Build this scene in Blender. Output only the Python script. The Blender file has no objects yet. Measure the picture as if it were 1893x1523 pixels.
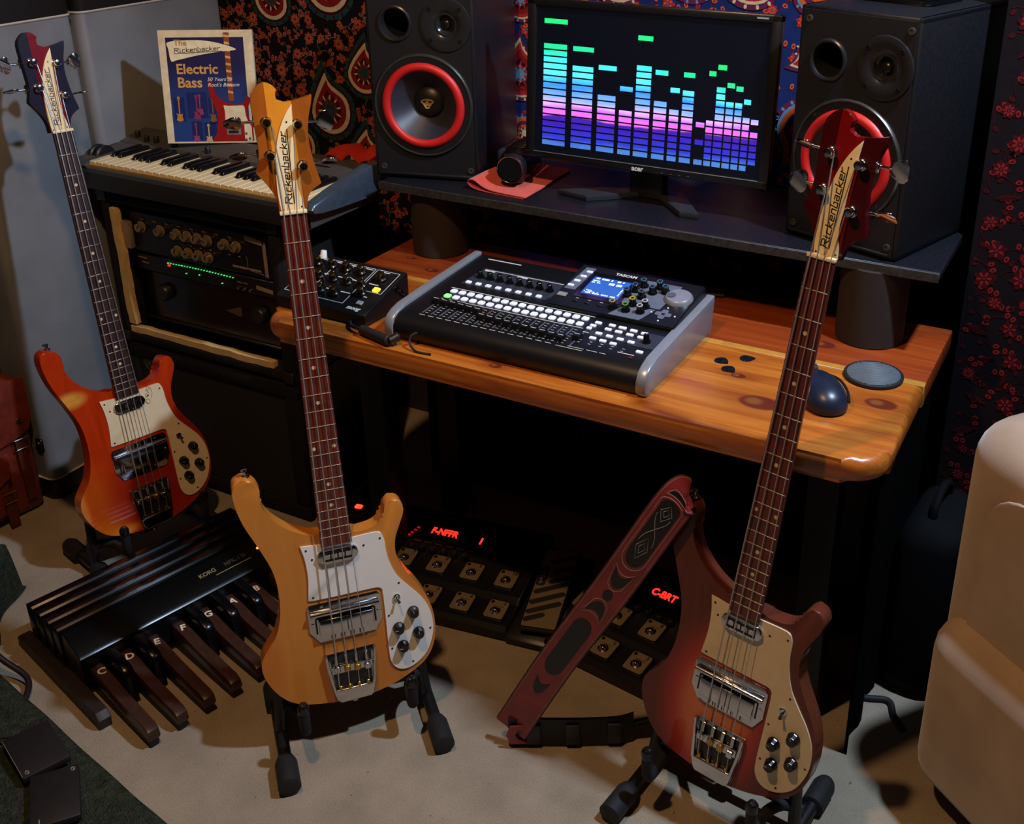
import bpy, bmesh, math, random
from mathutils import Vector, Matrix
PI = math.pi
R = math.radians
random.seed(7)
scene = bpy.context.scene
COL = scene.collection

# ---------------------------------------------------------------- camera
cam_d = bpy.data.cameras.new('camera')
cam = bpy.data.objects.new('camera', cam_d)
COL.objects.link(cam)
cam.location = (0, 0, 1.57)
cam.rotation_euler = (R(90 - 23.40), 0, R(27.4))
cam_d.sensor_fit = 'HORIZONTAL'
cam_d.sensor_width = 36
cam_d.lens = 2028.38 / 1893 * 36
cam_d.shift_x = (946.5 - 1073.88) / 1893
cam_d.shift_y = (571.085 - 761.5) / 1893
cam_d.clip_start = 0.05
scene.camera = cam
# ---------------------------------------------------------------- world, lamps, exposure
world = bpy.data.worlds.new('world')
scene.world = world
world.use_nodes = True
world.node_tree.nodes['Background'].inputs[0].default_value = (0.9, 0.8, 0.7, 1)
world.node_tree.nodes['Background'].inputs[1].default_value = 0.004
scene.view_settings.view_transform = 'Standard'
scene.view_settings.look = 'None'
scene.view_settings.gamma = 1
scene.view_settings.exposure = 0.38
scene.view_settings.use_curve_mapping = False


def lamp(name, loc, aim, power, color, size, angle, blend):
    d = bpy.data.lights.new(name, 'SPOT')
    d.energy = power
    d.color = color
    d.shadow_soft_size = size
    d.spot_size = R(angle)
    d.spot_blend = blend
    o = bpy.data.objects.new(name, d)
    COL.objects.link(o)
    o.location = loc
    o.rotation_euler = (Vector(aim) - Vector(loc)).to_track_quat('-Z', 'Y').to_euler()
    return o


WARM = lamp('warm_ceiling_spotlight', (-0.9, 0.7, 2.4), (-1.05, 1.6, 0.5), 54, (1.0, 0.58, 0.27), 0.045, 125, 0.6)
COOL = lamp('cool_ceiling_spotlight', (0.20, 1.60, 2.4), (-0.95, 1.0, 0.2), 150, (0.60, 0.76, 1.0), 0.045, 100, 0.5)

# ---------------------------------------------------------------- materials


def lin(c):
    c = c / 255
    return c / 12.92 if c <= 0.04045 else ((c + 0.055) / 1.055) ** 2.4


def rgb(r, g, b):
    return (lin(r), lin(g), lin(b), 1)


MATS = {}


class NT:
    def __init__(s, name):
        s.m = bpy.data.materials.new(name)
        s.m.use_nodes = True
        s.t = s.m.node_tree
        s.b = s.t.nodes['Principled BSDF']
        s._c = None

    def n(s, kind, **kw):
        nd = s.t.nodes.new(kind)
        for k, v in kw.items():
            if k in nd.inputs:
                nd.inputs[k].default_value = v
            else:
                setattr(nd, k, v)
        return nd

    def l(s, a, b):
        s.t.links.new(a, b)

    def co(s):
        if s._c is None:
            s._c = s.n('ShaderNodeTexCoord')
        return s._c.outputs['Object']

    def mapped(s, scale=(1, 1, 1), loc=(0, 0, 0), rot=(0, 0, 0)):
        mp = s.n('ShaderNodeMapping')
        mp.inputs['Scale'].default_value = scale
        mp.inputs['Location'].default_value = loc
        mp.inputs['Rotation'].default_value = rot
        s.l(s.co(), mp.inputs[0])
        return mp.outputs[0]

    def noise(s, scale, detail=3, rough=.5, vec=None, dist=0):
        nd = s.n('ShaderNodeTexNoise')
        nd.inputs['Scale'].default_value = scale
        nd.inputs['Detail'].default_value = detail
        nd.inputs['Roughness'].default_value = rough
        nd.inputs['Distortion'].default_value = dist
        s.l(vec if vec is not None else s.co(), nd.inputs['Vector'])
        return nd.outputs['Fac']

    def ramp(s, fac, stops):
        r = s.n('ShaderNodeValToRGB')
        e = r.color_ramp.elements
        while len(e) < len(stops):
            e.new(0.5)
        for i, (p, c) in enumerate(stops):
            e[i].position = p
            e[i].color = c
        s.l(fac, r.inputs[0])
        return r.outputs[0]

    def mix(s, fac, a, b):
        m = s.n('ShaderNodeMix', data_type='RGBA')
        for i, v in ((0, fac), (6, a), (7, b)):
            if isinstance(v, (int, float)):
                m.inputs[i].default_value = v
            elif isinstance(v, tuple):
                m.inputs[i].default_value = v
            else:
                s.l(v, m.inputs[i])
        return m.outputs[2]

    def math(s, op, a, b=None, c=None):
        m = s.n('ShaderNodeMath', operation=op)
        for i, v in enumerate((a, b, c)):
            if v is None:
                continue
            if isinstance(v, (int, float)):
                m.inputs[i].default_value = v
            else:
                s.l(v, m.inputs[i])
        return m.outputs[0]

    def blob(s, c, rad, soft=.5):
        """1 inside an ellipsoid around c (object space), falling to 0 outside it"""
        mp = s.mapped(tuple(1 / q for q in rad), tuple(-p / q for p, q in zip(c, rad)))
        ln = s.n('ShaderNodeVectorMath', operation='LENGTH')
        s.l(mp, ln.inputs[0])
        mr = s.n('ShaderNodeMapRange')
        mr.interpolation_type = 'SMOOTHSTEP'
        s.l(ln.outputs['Value'], mr.inputs[0])
        mr.inputs[1].default_value = 1 + soft
        mr.inputs[2].default_value = 1 - soft
        return mr.outputs[0]

    def bump(s, fac, strength=.3, dist=.002):
        b = s.n('ShaderNodeBump')
        b.inputs['Strength'].default_value = strength
        b.inputs['Distance'].default_value = dist
        s.l(fac, b.inputs['Height'])
        s.l(b.outputs[0], s.b.inputs['Normal'])

    def color(s, v):
        if isinstance(v, tuple):
            s.b.inputs['Base Color'].default_value = v
        else:
            s.l(v, s.b.inputs['Base Color'])

    def set(s, rough=.5, metal=0., coat=0., coat_rough=.05, spec=.5, sheen=0.):
        i = s.b.inputs
        i['Roughness'].default_value = rough
        i['Metallic'].default_value = metal
        i['Coat Weight'].default_value = coat
        i['Coat Roughness'].default_value = coat_rough
        i['Specular IOR Level'].default_value = spec
        i['Sheen Weight'].default_value = sheen
        return s.m


def mat(name, c, rough=.5, metal=0., var=.12, scale=60, bump=0., bscale=None, coat=0., spec=.5, sheen=0., bdist=.001):
    if name in MATS:
        return MATS[name]
    t = NT(name)
    f = t.noise(scale, 3)
    c2 = tuple(min(1, q * (1 + var)) for q in c[:3]) + (1,)
    c1 = tuple(q * (1 - var) for q in c[:3]) + (1,)
    t.color(t.ramp(f, [(.3, c1), (.7, c2)]))
    if bump:
        t.bump(t.noise(bscale or scale * 3, 3), bump, bdist)
    MATS[name] = t.set(rough, metal, coat, .05, spec, sheen)
    return MATS[name]


def glow(name, c, strength, base=None):
    if name in MATS:
        return MATS[name]
    t = NT(name)
    t.color(base or c)
    t.b.inputs['Emission Color'].default_value = c
    t.b.inputs['Emission Strength'].default_value = strength
    MATS[name] = t.set(.4)
    return MATS[name]


# ---------------------------------------------------------------- mesh helpers


def T3(loc=(0, 0, 0), rot=(0, 0, 0)):
    from mathutils import Euler
    return Matrix.Translation(loc) @ Euler(rot).to_matrix().to_4x4()


def add_box(bm, c, s, bev=0., seg=2, M=None):
    r = bmesh.ops.create_cube(bm, size=1)
    vs = r['verts']
    for v in vs:
        v.co = Vector((v.co.x * s[0], v.co.y * s[1], v.co.z * s[2]))
    if bev:
        es = list({e for v in vs for e in v.link_edges})
        o = bmesh.ops.bevel(bm, geom=es, offset=bev, segments=seg, profile=.5, affect='EDGES')
        vs = list({v for f in o['faces'] for v in f.verts} | {v for v in vs if v.is_valid})
    X = (M or Matrix()) @ Matrix.Translation(c)
    for v in vs:
        v.co = X @ v.co
    return vs


def add_hex(bm, bot, top, M=None):
    """8 corners: 4 bottom, 4 top, same order counter-clockwise from above"""
    M = M or Matrix()
    b = [bm.verts.new(M @ Vector(p)) for p in bot]
    t = [bm.verts.new(M @ Vector(p)) for p in top]
    bm.faces.new(b[::-1])
    bm.faces.new(t)
    n = len(b)
    for i in range(n):
        bm.faces.new((b[i], b[(i + 1) % n], t[(i + 1) % n], t[i]))


def add_lathe(bm, prof, seg=20, M=None, caps=True):
    """profile of (radius, height) around local z"""
    M = M or Matrix()
    rings = []
    for r, z in prof:
        if r < 1e-6:
            rings.append([bm.verts.new(M @ Vector((0, 0, z)))])
        else:
            rings.append([bm.verts.new(M @ Vector((r * math.cos(2 * PI * i / seg), r * math.sin(2 * PI * i / seg), z))) for i in range(seg)])
    for a, b in zip(rings, rings[1:]):
        if len(a) == 1 and len(b) == 1:
            continue
        for i in range(seg):
            j = (i + 1) % seg
            if len(a) == 1:
                bm.faces.new((a[0], b[j], b[i]))
            elif len(b) == 1:
                bm.faces.new((a[i], a[j], b[0]))
            else:
                bm.faces.new((a[i], a[j], b[j], b[i]))
    if caps and len(rings[0]) > 1:
        bm.faces.new(rings[0][::-1])
    if caps and len(rings[-1]) > 1:
        bm.faces.new(rings[-1])


def axis(p0, p1):
    p0, p1 = Vector(p0), Vector(p1)
    return Matrix.Translation(p0) @ (p1 - p0).to_track_quat('Z', 'Y').to_matrix().to_4x4(), (p1 - p0).length


def add_cyl(bm, p0, p1, r0, r1=None, seg=16, bev=0.):
    M, h = axis(p0, p1)
    r1 = r0 if r1 is None else r1
    if bev:
        add_lathe(bm, [(r0 - bev, 0), (r0, bev), (r1, h - bev), (r1 - bev, h)], seg, M)
    else:
        add_lathe(bm, [(r0, 0), (r1, h)], seg, M)


def add_tube(bm, pts, r, seg=8, closed=False, M=None):
    M = M or Matrix()
    pts = [Vector(p) for p in pts]
    n = len(pts)
    rings = []
    ref = None
    for i, p in enumerate(pts):
        a = pts[i - 1] if (i or closed) else p
        b = pts[(i + 1) % n] if (i < n - 1 or closed) else p
        d = (b - a).normalized()
        if ref is None:
            ref = Vector((0, 0, 1)) if abs(d.z) < .9 else Vector((1, 0, 0))
        x = ref.cross(d)
        if x.length < 1e-4:
            x = Vector((1, 0, 0)).cross(d)
        x.normalize()
        y = d.cross(x)
        ref = y
        rr = r[i] if isinstance(r, (list, tuple)) else r
        rings.append([bm.verts.new(M @ (p + rr * (math.cos(2 * PI * k / seg) * x + math.sin(2 * PI * k / seg) * y))) for k in range(seg)])
    for i in range(n if closed else n - 1):
        a, b = rings[i], rings[(i + 1) % n]
        for k in range(seg):
            bm.faces.new((a[k], a[(k + 1) % seg], b[(k + 1) % seg], b[k]))
    if not closed:
        bm.faces.new(rings[0][::-1])
        bm.faces.new(rings[-1])


def spline(pts, n=6, closed=False):
    """Catmull-Rom through pts (2D or 3D)"""
    P = [Vector(p) for p in pts]
    N = len(P)
    out = []
    for i in range(N if closed else N - 1):
        if closed:
            a, b, c, d = P[i - 1], P[i], P[(i + 1) % N], P[(i + 2) % N]
        else:
            a, b, c, d = P[max(i - 1, 0)], P[i], P[i + 1], P[min(i + 2, N - 1)]
        for k in range(n):
            t = k / n
            out.append(.5 * ((2 * b) + (c - a) * t + (2 * a - 5 * b + 4 * c - d) * t * t + (3 * b - a - 3 * c + d) * t ** 3))
    if not closed:
        out.append(P[-1])
    return out


def area2(p):
    return sum(p[i - 1][0] * p[i][1] - p[i][0] * p[i - 1][1] for i in range(len(p))) / 2


def add_prism(bm, outline, z0, z1, bev=0., seg=2, M=None, bottom_bev=True):
    """extrude a 2D outline (x,y) from z0 to z1 (z1 > z0) with rounded rims"""
    M = M or Matrix()
    o = [(p[0], p[1]) for p in outline]
    if area2(o) < 0:
        o = o[::-1]
    b = [bm.verts.new((p[0], p[1], z0)) for p in o]
    t = [bm.verts.new((p[0], p[1], z1)) for p in o]
    n = len(o)
    fb = bm.faces.new(b[::-1])
    ft = bm.faces.new(t)
    for i in range(n):
        bm.faces.new((b[i], b[(i + 1) % n], t[(i + 1) % n], t[i]))
    vs = b + t
    if bev:
        es = list(ft.edges) + (list(fb.edges) if bottom_bev else [])
        r = bmesh.ops.bevel(bm, geom=es, offset=bev, segments=seg, profile=.5, affect='EDGES', clamp_overlap=True)
        vs = list({v for f in r['faces'] for v in f.verts} | {v for v in vs if v.is_valid})
        vs = [v for v in vs if v.is_valid]
    for v in vs:
        v.co = M @ v.co
    return vs


def add_poly(bm, pts, M=None, mi=0):
    M = M or Matrix()
    f = bm.faces.new([bm.verts.new(M @ Vector(p)) for p in pts])
    f.material_index = mi
    return f


def rrect(w, h, r, n=4, c=(0, 0)):
    out = []
    for sx, sy, a0 in ((1, 1, 0), (-1, 1, 90), (-1, -1, 180), (1, -1, 270)):
        for k in range(n + 1):
            a = R(a0 + 90 * k / n)
            out.append((c[0] + sx * (w / 2 - r) + r * math.cos(a), c[1] + sy * (h / 2 - r) + r * math.sin(a)))
    return out


def mesh(bm, name, smooth=40):
    bmesh.ops.recalc_face_normals(bm, faces=bm.faces)
    me = bpy.data.meshes.new(name)
    bm.to_mesh(me)
    bm.free()
    if smooth:
        me.shade_smooth()
        me.set_sharp_from_angle(angle=R(smooth))
    return me


def obj(name, bm, m, parent=None, loc=None, rot=None, smooth=40, kind=None, label=None):
    me = mesh(bm, name, smooth) if isinstance(bm, bmesh.types.BMesh) else bm
    o = bpy.data.objects.new(name, me)
    COL.objects.link(o)
    ms = m if isinstance(m, (list, tuple)) else [m]
    if not len(me.materials):
        for q in ms:
            me.materials.append(q)
    if parent is not None:
        o.parent = parent
    if loc is not None:
        o.location = loc
    if rot is not None:
        o.rotation_euler = rot
    if kind:
        o['kind'] = kind
    if label:
        o['label'] = label
    return o


def tag(o, label, cat, group=None):
    o['label'] = label
    o['category'] = cat
    if group:
        o['group'] = group
    return o


def thing(name, label, cat, loc=(0, 0, 0), rotz=0., group=None, matrix=None):
    o = bpy.data.objects.new(name, None)
    o.empty_display_size = .05
    COL.objects.link(o)
    if matrix is not None:
        o.matrix_world = matrix
    else:
        o.location = loc
        o.rotation_euler = (0, 0, rotz)
    return tag(o, label, cat, group)


K = 1.05  # the desk and what stands on it scaled about the camera to clear bass_c


def up(x, y, z):
    return (x * K, y * K, z * K - .0785)


def upthing(name, label, cat, loc=(0, 0, 0), rotz=0., group=None):
    o = thing(name, label, cat, up(*loc), rotz, group)
    o.scale = (K, K, K)
    return o


def struct(name, bm, m):
    o = obj(name, bm, m)
    o['kind'] = 'structure'
    return o


def B():
    return bmesh.new()


def text_mesh(s, size, ext=.0002, shear=0., align='CENTER', bold=0.):
    cu = bpy.data.curves.new('lettering', 'FONT')
    cu.body = s
    cu.size = size
    cu.extrude = ext
    cu.shear = shear
    cu.offset = bold
    cu.align_x = align
    cu.align_y = 'CENTER'
    cu.resolution_u = 3
    o = bpy.data.objects.new('lettering', cu)
    me = bpy.data.meshes.new_from_object(o)
    bpy.data.objects.remove(o)
    bpy.data.curves.remove(cu)
    return me


def text(name, s, size, m, parent, M, **kw):
    me = text_mesh(s, size, **kw)
    me.transform(M)
    return obj(name, me, m, parent)


def face_M(origin, right, up):
    """matrix whose x,y lie along right/up and z is the face normal"""
    r = Vector(right).normalized()
    u = Vector(up).normalized()
    n = r.cross(u)
    return Matrix.Translation(origin) @ Matrix((r, u, n)).transposed().to_4x4()


def copy_tree(o, parent=None):
    c = o.copy()
    COL.objects.link(c)
    if parent is not None:
        c.parent = parent
    for ch in list(o.children):
        copy_tree(ch, c)
    return c


# stroke lettering: each glyph a list of polylines on a 1 x 1.6 grid
GL = {
    'R': (1.1, [[(0, 0), (.1, 1.6)], [(-.05, 1.6), (.8, 1.6), (.95, 1.2), (.8, .9), (.1, .85)], [(.4, .85), (.95, 0), (1.1, 0)]]),
    'i': (.45, [[(.1, 1), (.1, 0), (.35, 0)], [(.1, 1.3), (.1, 1.42)]]),
    'c': (.8, [[(.65, 1), (.1, 1), (.05, .1), (.12, 0), (.7, 0)]]),
    'k': (.8, [[(.05, 0), (.1, 1.6)], [(.65, 1), (.1, .5), (.7, 0)]]),
    'e': (.8, [[(.05, .5), (.65, .55), (.65, .95), (.1, .95), (.05, .05), (.7, 0)]]),
    'n': (.8, [[(.05, 0), (.1, 1), (.6, 1), (.65, 0)]]),
    'b': (.8, [[(.1, 1.6), (.05, 0), (.65, 0), (.65, .9), (.4, .95)]]),
    'a': (.8, [[(.1, 1), (.6, 1), (.65, 0), (.1, 0), (.05, .5), (.62, .55)]]),
    'r': (.7, [[(.05, 0), (.1, 1), (.25, .8), (.65, 1)]]),
}


def add_stroke(bm, a, b, w, z0, z1, M):
    a, b = Vector(a), Vector(b)
    d = (b - a)
    if d.length < 1e-9:
        return
    d.normalize()
    a, b = a - d * w * .4, b + d * w * .4
    n = Vector((-d.y, d.x)) * w / 2
    q = [a - n, b - n, b + n, a + n]
    add_hex(bm, [(p.x, p.y, z0) for p in q], [(p.x, p.y, z1) for p in q], M)


def add_logo(bm, word, length, M, w=.11, slant=.18, underline=True, th=.0004, sq=.58):
    tot = sum(GL[c][0] for c in word) + .08 * len(word)
    k = length / tot
    slant *= sq
    x = 0
    for c in word:
        adv, ls = GL[c]
        for pl in ls:
            for p, q in zip(pl, pl[1:]):
                add_stroke(bm, ((x + p[0] + slant * p[1]) * k, p[1] * k * sq), ((x + q[0] + slant * q[1]) * k, q[1] * k * sq), w * k, 0, th, M)
        x += adv + .08
    if underline:
        add_stroke(bm, (0, -.24 * k), (length + .2 * k, -.24 * k), w * k, 0, th, M)
# ---------------------------------------------------------------- common materials
BLACK = mat('black_plastic', rgb(22, 22, 23), .42)
GLOSS = mat('gloss_black_plastic', rgb(9, 9, 10), .12, spec=.6)
RUBBER = mat('black_rubber', rgb(20, 20, 20), .7)
CHROME = mat('chrome', rgb(205, 205, 208), .12, 1., var=.04)
NICKEL = mat('worn_nickel', rgb(170, 165, 155), .25, 1., var=.1)
DARKMETAL = mat('dark_screw_metal', rgb(70, 66, 60), .35, 1.)
BRASS = mat('brass', rgb(190, 150, 70), .3, 1.)
WHITEP = mat('white_print', rgb(225, 225, 220), .5, var=.03)
GREYP = mat('grey_print', rgb(140, 140, 138), .5, var=.03)

# ---------------------------------------------------------------- the room
t = NT('beige_carpet')
f1 = t.noise(9, 4)
f2 = t.noise(420, 3, .7)
base = t.ramp(f1, [(.3, rgb(150, 136, 116)), (.7, rgb(172, 157, 135))])
sp = t.ramp(f2, [(.35, rgb(112, 100, 84)), (.5, rgb(255, 255, 255))])
mm = t.n('ShaderNodeMix', data_type='RGBA', blend_type='MULTIPLY')
mm.inputs[0].default_value = .35
t.l(base, mm.inputs[6])
t.l(sp, mm.inputs[7])
dirt = t.ramp(t.noise(38, 2, .6), [(.25, rgb(92, 80, 66)), (.29, rgb(255, 255, 255))])
m2 = t.n('ShaderNodeMix', data_type='RGBA', blend_type='MULTIPLY')
m2.inputs[0].default_value = .6
t.l(mm.outputs[2], m2.inputs[6])
t.l(dirt, m2.inputs[7])
t.color(m2.outputs[2])
t.bump(f2, .7, .004)
CARPET = t.set(.95, spec=.1)

bm = B()
add_box(bm, (-.45, .55, -.02), (4.7, 3.7, .04))
struct('floor', bm, CARPET)
WALL = mat('dark_painted_wall', rgb(38, 34, 32), .8, var=.1, scale=4)
bm = B()
add_box(bm, (-.45, 2.37, 1.3), (4.66, .08, 2.6))
struct('wall_back', bm, WALL)
bm = B()
add_box(bm, (-2.74, .55, 1.3), (.08, 3.56, 2.6))
struct('wall_left', bm, WALL)


PAINT = mat('beige_painted_wall', rgb(150, 138, 122), .85, var=.05, scale=3)
bm = B()
add_box(bm, (1.84, .9, 1.3), (.08, 2.86, 2.6))
struct('wall_right', bm, PAINT)
bm = B()
add_box(bm, (-.45, -1.24, 1.3), (4.66, .08, 2.6))
struct('wall_front', bm, PAINT)
bm = B()
add_box(bm, (-.45, .57, 2.64), (4.66, 3.7, .08))
struct('ceiling', bm, mat('white_ceiling', rgb(190, 186, 178), .9, var=.03, scale=3))

# ---------------------------------------------------------------- tapestries (flat print built as thin shapes on the cloth)
class Print:
    """collects flat shapes on a hanging cloth, facing -y; layer steps of 0.12 mm"""

    def __init__(s, y):
        s.bm = B()
        s.y = y

    def poly(s, pts, layer, mi):
        try:
            add_poly(s.bm, [(p[0], s.y - .00012 * layer, p[1]) for p in pts], mi=mi)
        except ValueError:
            pass

    def ell(s, c, rx, rz, layer, mi, rot=0., n=14):
        cr, sr = math.cos(rot), math.sin(rot)
        s.poly([(c[0] + rx * math.cos(2 * PI * k / n) * cr - rz * math.sin(2 * PI * k / n) * sr,
                 c[1] + rx * math.cos(2 * PI * k / n) * sr + rz * math.sin(2 * PI * k / n) * cr) for k in range(n)], layer, mi)

    def tear(s, c, r, rot, layer, mi, tail=2.2, curl=.5, n=26):
        pts = []
        for k in range(n):
            a = 2 * PI * k / n
            x = r * math.cos(a)
            z = r * math.sin(a)
            if z > 0:
                f = (z / r) ** 2
                z = z * (1 + (tail - 1) * f)
                x = x * (1 - .75 * f) + curl * r * f * f
            pts.append((x, z))
        cr, sr = math.cos(rot), math.sin(rot)
        s.poly([(c[0] + x * cr - z * sr, c[1] + x * sr + z * cr) for x, z in pts], layer, mi)

    def line(s, pts, w, layer, mi):
        for a, b in zip(pts, pts[1:]):
            a, b = Vector(a[:2]), Vector(b[:2])
            d = b - a
            if d.length < 1e-6:
                continue
            d.normalize()
            n = Vector((-d.y, d.x)) * w / 2
            s.poly([a - n, b - n, b + n, a + n], layer, mi)

    def flower(s, c, r, layer, mis, n=6, rot=0.):
        for k in range(n):
            a = rot + 2 * PI * k / n
            s.ell((c[0] + .58 * r * math.cos(a), c[1] + .58 * r * math.sin(a)), .42 * r, .26 * r, layer + k % 2, mis[0], a, 9)
        for k in range(n):
            a = rot + 2 * PI * (k + .5) / n
            s.ell((c[0] + .45 * r * math.cos(a), c[1] + .45 * r * math.sin(a)), .28 * r, .12 * r, layer + 2, mis[1], a, 8)
        s.ell(c, .24 * r, .24 * r, layer + 3, mis[2], 0, 9)
        s.ell(c, .12 * r, .12 * r, layer + 4, mis[3], 0, 8)

    def paisley(s, c, r, rot, layer, mis, ticks=18):
        """outer scalloped ground, rings, white ticks, inner rosette; mis = ring colours from outside in"""
        sc = [1.35, 1.16, 1.05, .86, .6, .42, .26]
        for k, q in enumerate(sc[:len(mis)]):
            s.tear(c, r * q, rot, layer + 2 * k, mis[k], tail=1.42 - .05 * k, curl=.6)
        for k in range(ticks):
            a = 2 * PI * k / ticks
            s.ell((c[0] + 1.25 * r * math.cos(a), c[1] + 1.25 * r * math.sin(a)), .085 * r, .06 * r, layer + 1, mis[1], a, 7)
        for k in range(10):
            a = 2 * PI * k / 10 + .2
            s.ell((c[0] + .5 * r * math.cos(a), c[1] + .5 * r * math.sin(a)), .13 * r, .045 * r, layer + 16, mis[2], a, 7)
        for k in range(8):
            a = 2 * PI * k / 8
            s.ell((c[0] + .34 * r * math.cos(a), c[1] + .34 * r * math.sin(a)), .1 * r, .06 * r, layer + 17, mis[-1], a, 7)


def cloth(name, x0, x1, z0, z1, y, m, wob=.004):
    bm = B()
    nx, nz = 24, 4
    g = [[bm.verts.new((x0 + (x1 - x0) * i / nx, y, z0 + (z1 - z0) * j / nz)) for j in range(nz + 1)] for i in range(nx + 1)]
    for i in range(nx):
        for j in range(nz):
            bm.faces.new((g[i][j], g[i + 1][j], g[i + 1][j + 1], g[i][j + 1]))
    r = bmesh.ops.extrude_face_region(bm, geom=list(bm.faces))
    for v in r['geom']:
        if isinstance(v, bmesh.types.BMVert):
            v.co.y += .003
    return bm


CB = mat('cloth_black_ground', rgb(22, 17, 20), .9, spec=.08)
CR = mat('cloth_madder_red', rgb(128, 30, 30), .9, spec=.08)
CO = mat('cloth_rust_orange', rgb(150, 66, 38), .9, spec=.08)
CS = mat('cloth_salmon', rgb(165, 96, 72), .9, spec=.08)
CT = mat('cloth_teal', rgb(30, 66, 64), .9, spec=.08)
CW = mat('cloth_cream', rgb(200, 184, 150), .9, spec=.08)
CG = mat('cloth_grey_green', rgb(110, 108, 92), .9, spec=.08)
CDR = mat('cloth_dark_maroon', rgb(58, 15, 18), .9, spec=.08)
CBL = mat('cloth_royal_blue', rgb(26, 44, 98), .9, spec=.08)
CNV = mat('cloth_navy', rgb(16, 20, 48), .9, spec=.08)
CPU = mat('cloth_purple', rgb(92, 34, 70), .9, spec=.08)
CLB = mat('cloth_light_blue', rgb(96, 138, 170), .9, spec=.08)
COR = mat('cloth_bright_orange', rgb(205, 92, 40), .9, spec=.08)
CRR = mat('cloth_bright_red', rgb(170, 40, 44), .9, spec=.08)
PAL = [CR, CO, CS, CT, CW, CG, CDR, CBL, CPU, CLB, COR, CRR, CNV, CB]
rnd = random.Random(3)


def vine_field(p, x0, x1, z0, z1, step, mis_f, vine, seed, rmin=.011, rmax=.024, skip=None):
    rr = random.Random(seed)
    nx = max(1, int((x1 - x0) / step))
    nz = max(1, int((z1 - z0) / step))
    for i in range(nx):
        for j in range(nz):
            x = x0 + (i + .5 + .3 * (j % 2) + rr.uniform(-.18, .18)) * (x1 - x0) / nx
            z = z0 + (j + .5 + rr.uniform(-.2, .2)) * (z1 - z0) / nz
            if x > x1 - .01 or (skip and skip(x, z)):
                continue
            r = rr.uniform(rmin, rmax)
            a0 = rr.uniform(0, 6.28)
            # curling vine with berries
            for q in (0, 1):
                a = a0 + q * PI + rr.uniform(-.5, .5)
                pts = []
                for k in range(9):
                    u = k / 8
                    pts.append((x + step * .75 * u * math.cos(a + 1.6 * u), z + step * .75 * u * math.sin(a + 1.6 * u)))
                pts = [(min(max(px, x0), x1), pz) for px, pz in pts]
                p.line(pts, .0016, 1, vine)
                for k in (3, 5, 8):
                    side = .006 * (1 if k % 2 else -1)
                    c = (min(max(pts[k][0] + side, x0 + .005), x1 - .005), pts[k][1] + side)
                    p.ell(c, .0062, .0045, 2, mis_f[k % 2], a, 8)
                    p.ell(c, .003, .0022, 3, mis_f[2], a, 7)
            if rr.random() < .72:
                p.flower((x, z), r, 4, mis_f, rr.choice((5, 6, 7, 8)), a0)
            else:
                # feather leaf
                ax = Vector((math.cos(a0), math.sin(a0)))
                for k in range(6):
                    c = Vector((x, z)) + ax * (k - 3) * r * .35
                    p.ell(c, r * .5 * (1 - abs(k - 2.5) / 4), r * .2, 4 + k % 2, mis_f[0], a0 + PI / 2, 8)
                p.line([Vector((x, z)) - ax * r * 1.2, Vector((x, z)) + ax * r], .0016, 7, mis_f[2])


YW = 2.205  # scaled about the camera like the desk group, see up()
# left cloth: black ground, red florets, with large paisley medallions towards the middle
tl = upthing('wall_tapestry', 'black wall tapestry with small red flowers and paisley medallions behind the book', 'tapestry', (-1.8, YW, .3))
bm = cloth('cloth', -.495, .48, 0, 1.2, 0, CB)
obj('cloth', bm, CB, tl)
p = Print(-.0005)
meds = [(-.235, .885, .052, -.6), (-.075, .615, .062, .5), (-.05, .93, .065, -.5), (.045, .72, .05, .3), (.03, .5, .05, .3), (-.19, .505, .05, .6), (.09, .98, .05, .2), (.13, .80, .05, 2.6), (.2, .6, .05, .5)]
sk = lambda x, z: any((x - m_[0]) ** 2 + (z - m_[1]) ** 2 < (m_[2] * 1.35) ** 2 for m_ in meds)
vine_field(p, -.49, .475, .1, 1.15, .046, (1, 2, 0, 6), 5, 11, .010, .020, sk)
for cx, cz, r, a in meds:
    p.paisley((cx, cz), r, a, 12, (3, 6, 4, 0, 6, 0, 3))
obj('printed_pattern', p.bm, PAL, tl, smooth=0, kind='stuff')

# middle cloth: royal blue paisley
tm = upthing('wall_tapestry', 'royal blue paisley wall tapestry hanging behind the monitor', 'tapestry', (-.85, YW, .3))
bm = cloth('cloth', -.468, .47, .3, 1.25, 0, CBL)
obj('cloth', bm, CBL, tm)
p = Print(-.0005)
vine_field(p, -.465, .465, .35, 1.2, .075, (11, 10, 8, 9), 8, 5, .012, .022)
for cx, cz, r, a, c in [(-.445, .93, .04, -.5, 0), (-.45, .76, .048, .4, 0), (-.44, .62, .035, 2.5, 1), (-.33, .95, .05, 1, 1), (-.2, 1.0, .055, -.6, 0), (-.03, 1.01, .05, .7, 1), (.1, 1.02, .06, -1.2, 0),
                         (.24, .99, .045, .6, 1), (.245, .86, .035, 2.4, 0), (.235, .70, .055, 3.0, 1), (.25, .56, .05, .4, 2), (.35, .8, .06, .3, 0), (.36, .95, .05, .3, 1), (-.3, .75, .05, .3, 1), (-.1, .8, .06, .3, 0), (.1, .7, .06, 2, 1), (.33, .62, .05, 1, 0)]:
    p.paisley((cx, cz), r, a, 12, [(8, 4, 11, 0, 6, 11, 9), (8, 9, 10, 8, 10, 8, 4), (7, 9, 12, 9, 7, 12, 9)][c])
obj('printed_pattern', p.bm, PAL, tm, smooth=0, kind='stuff')

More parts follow.
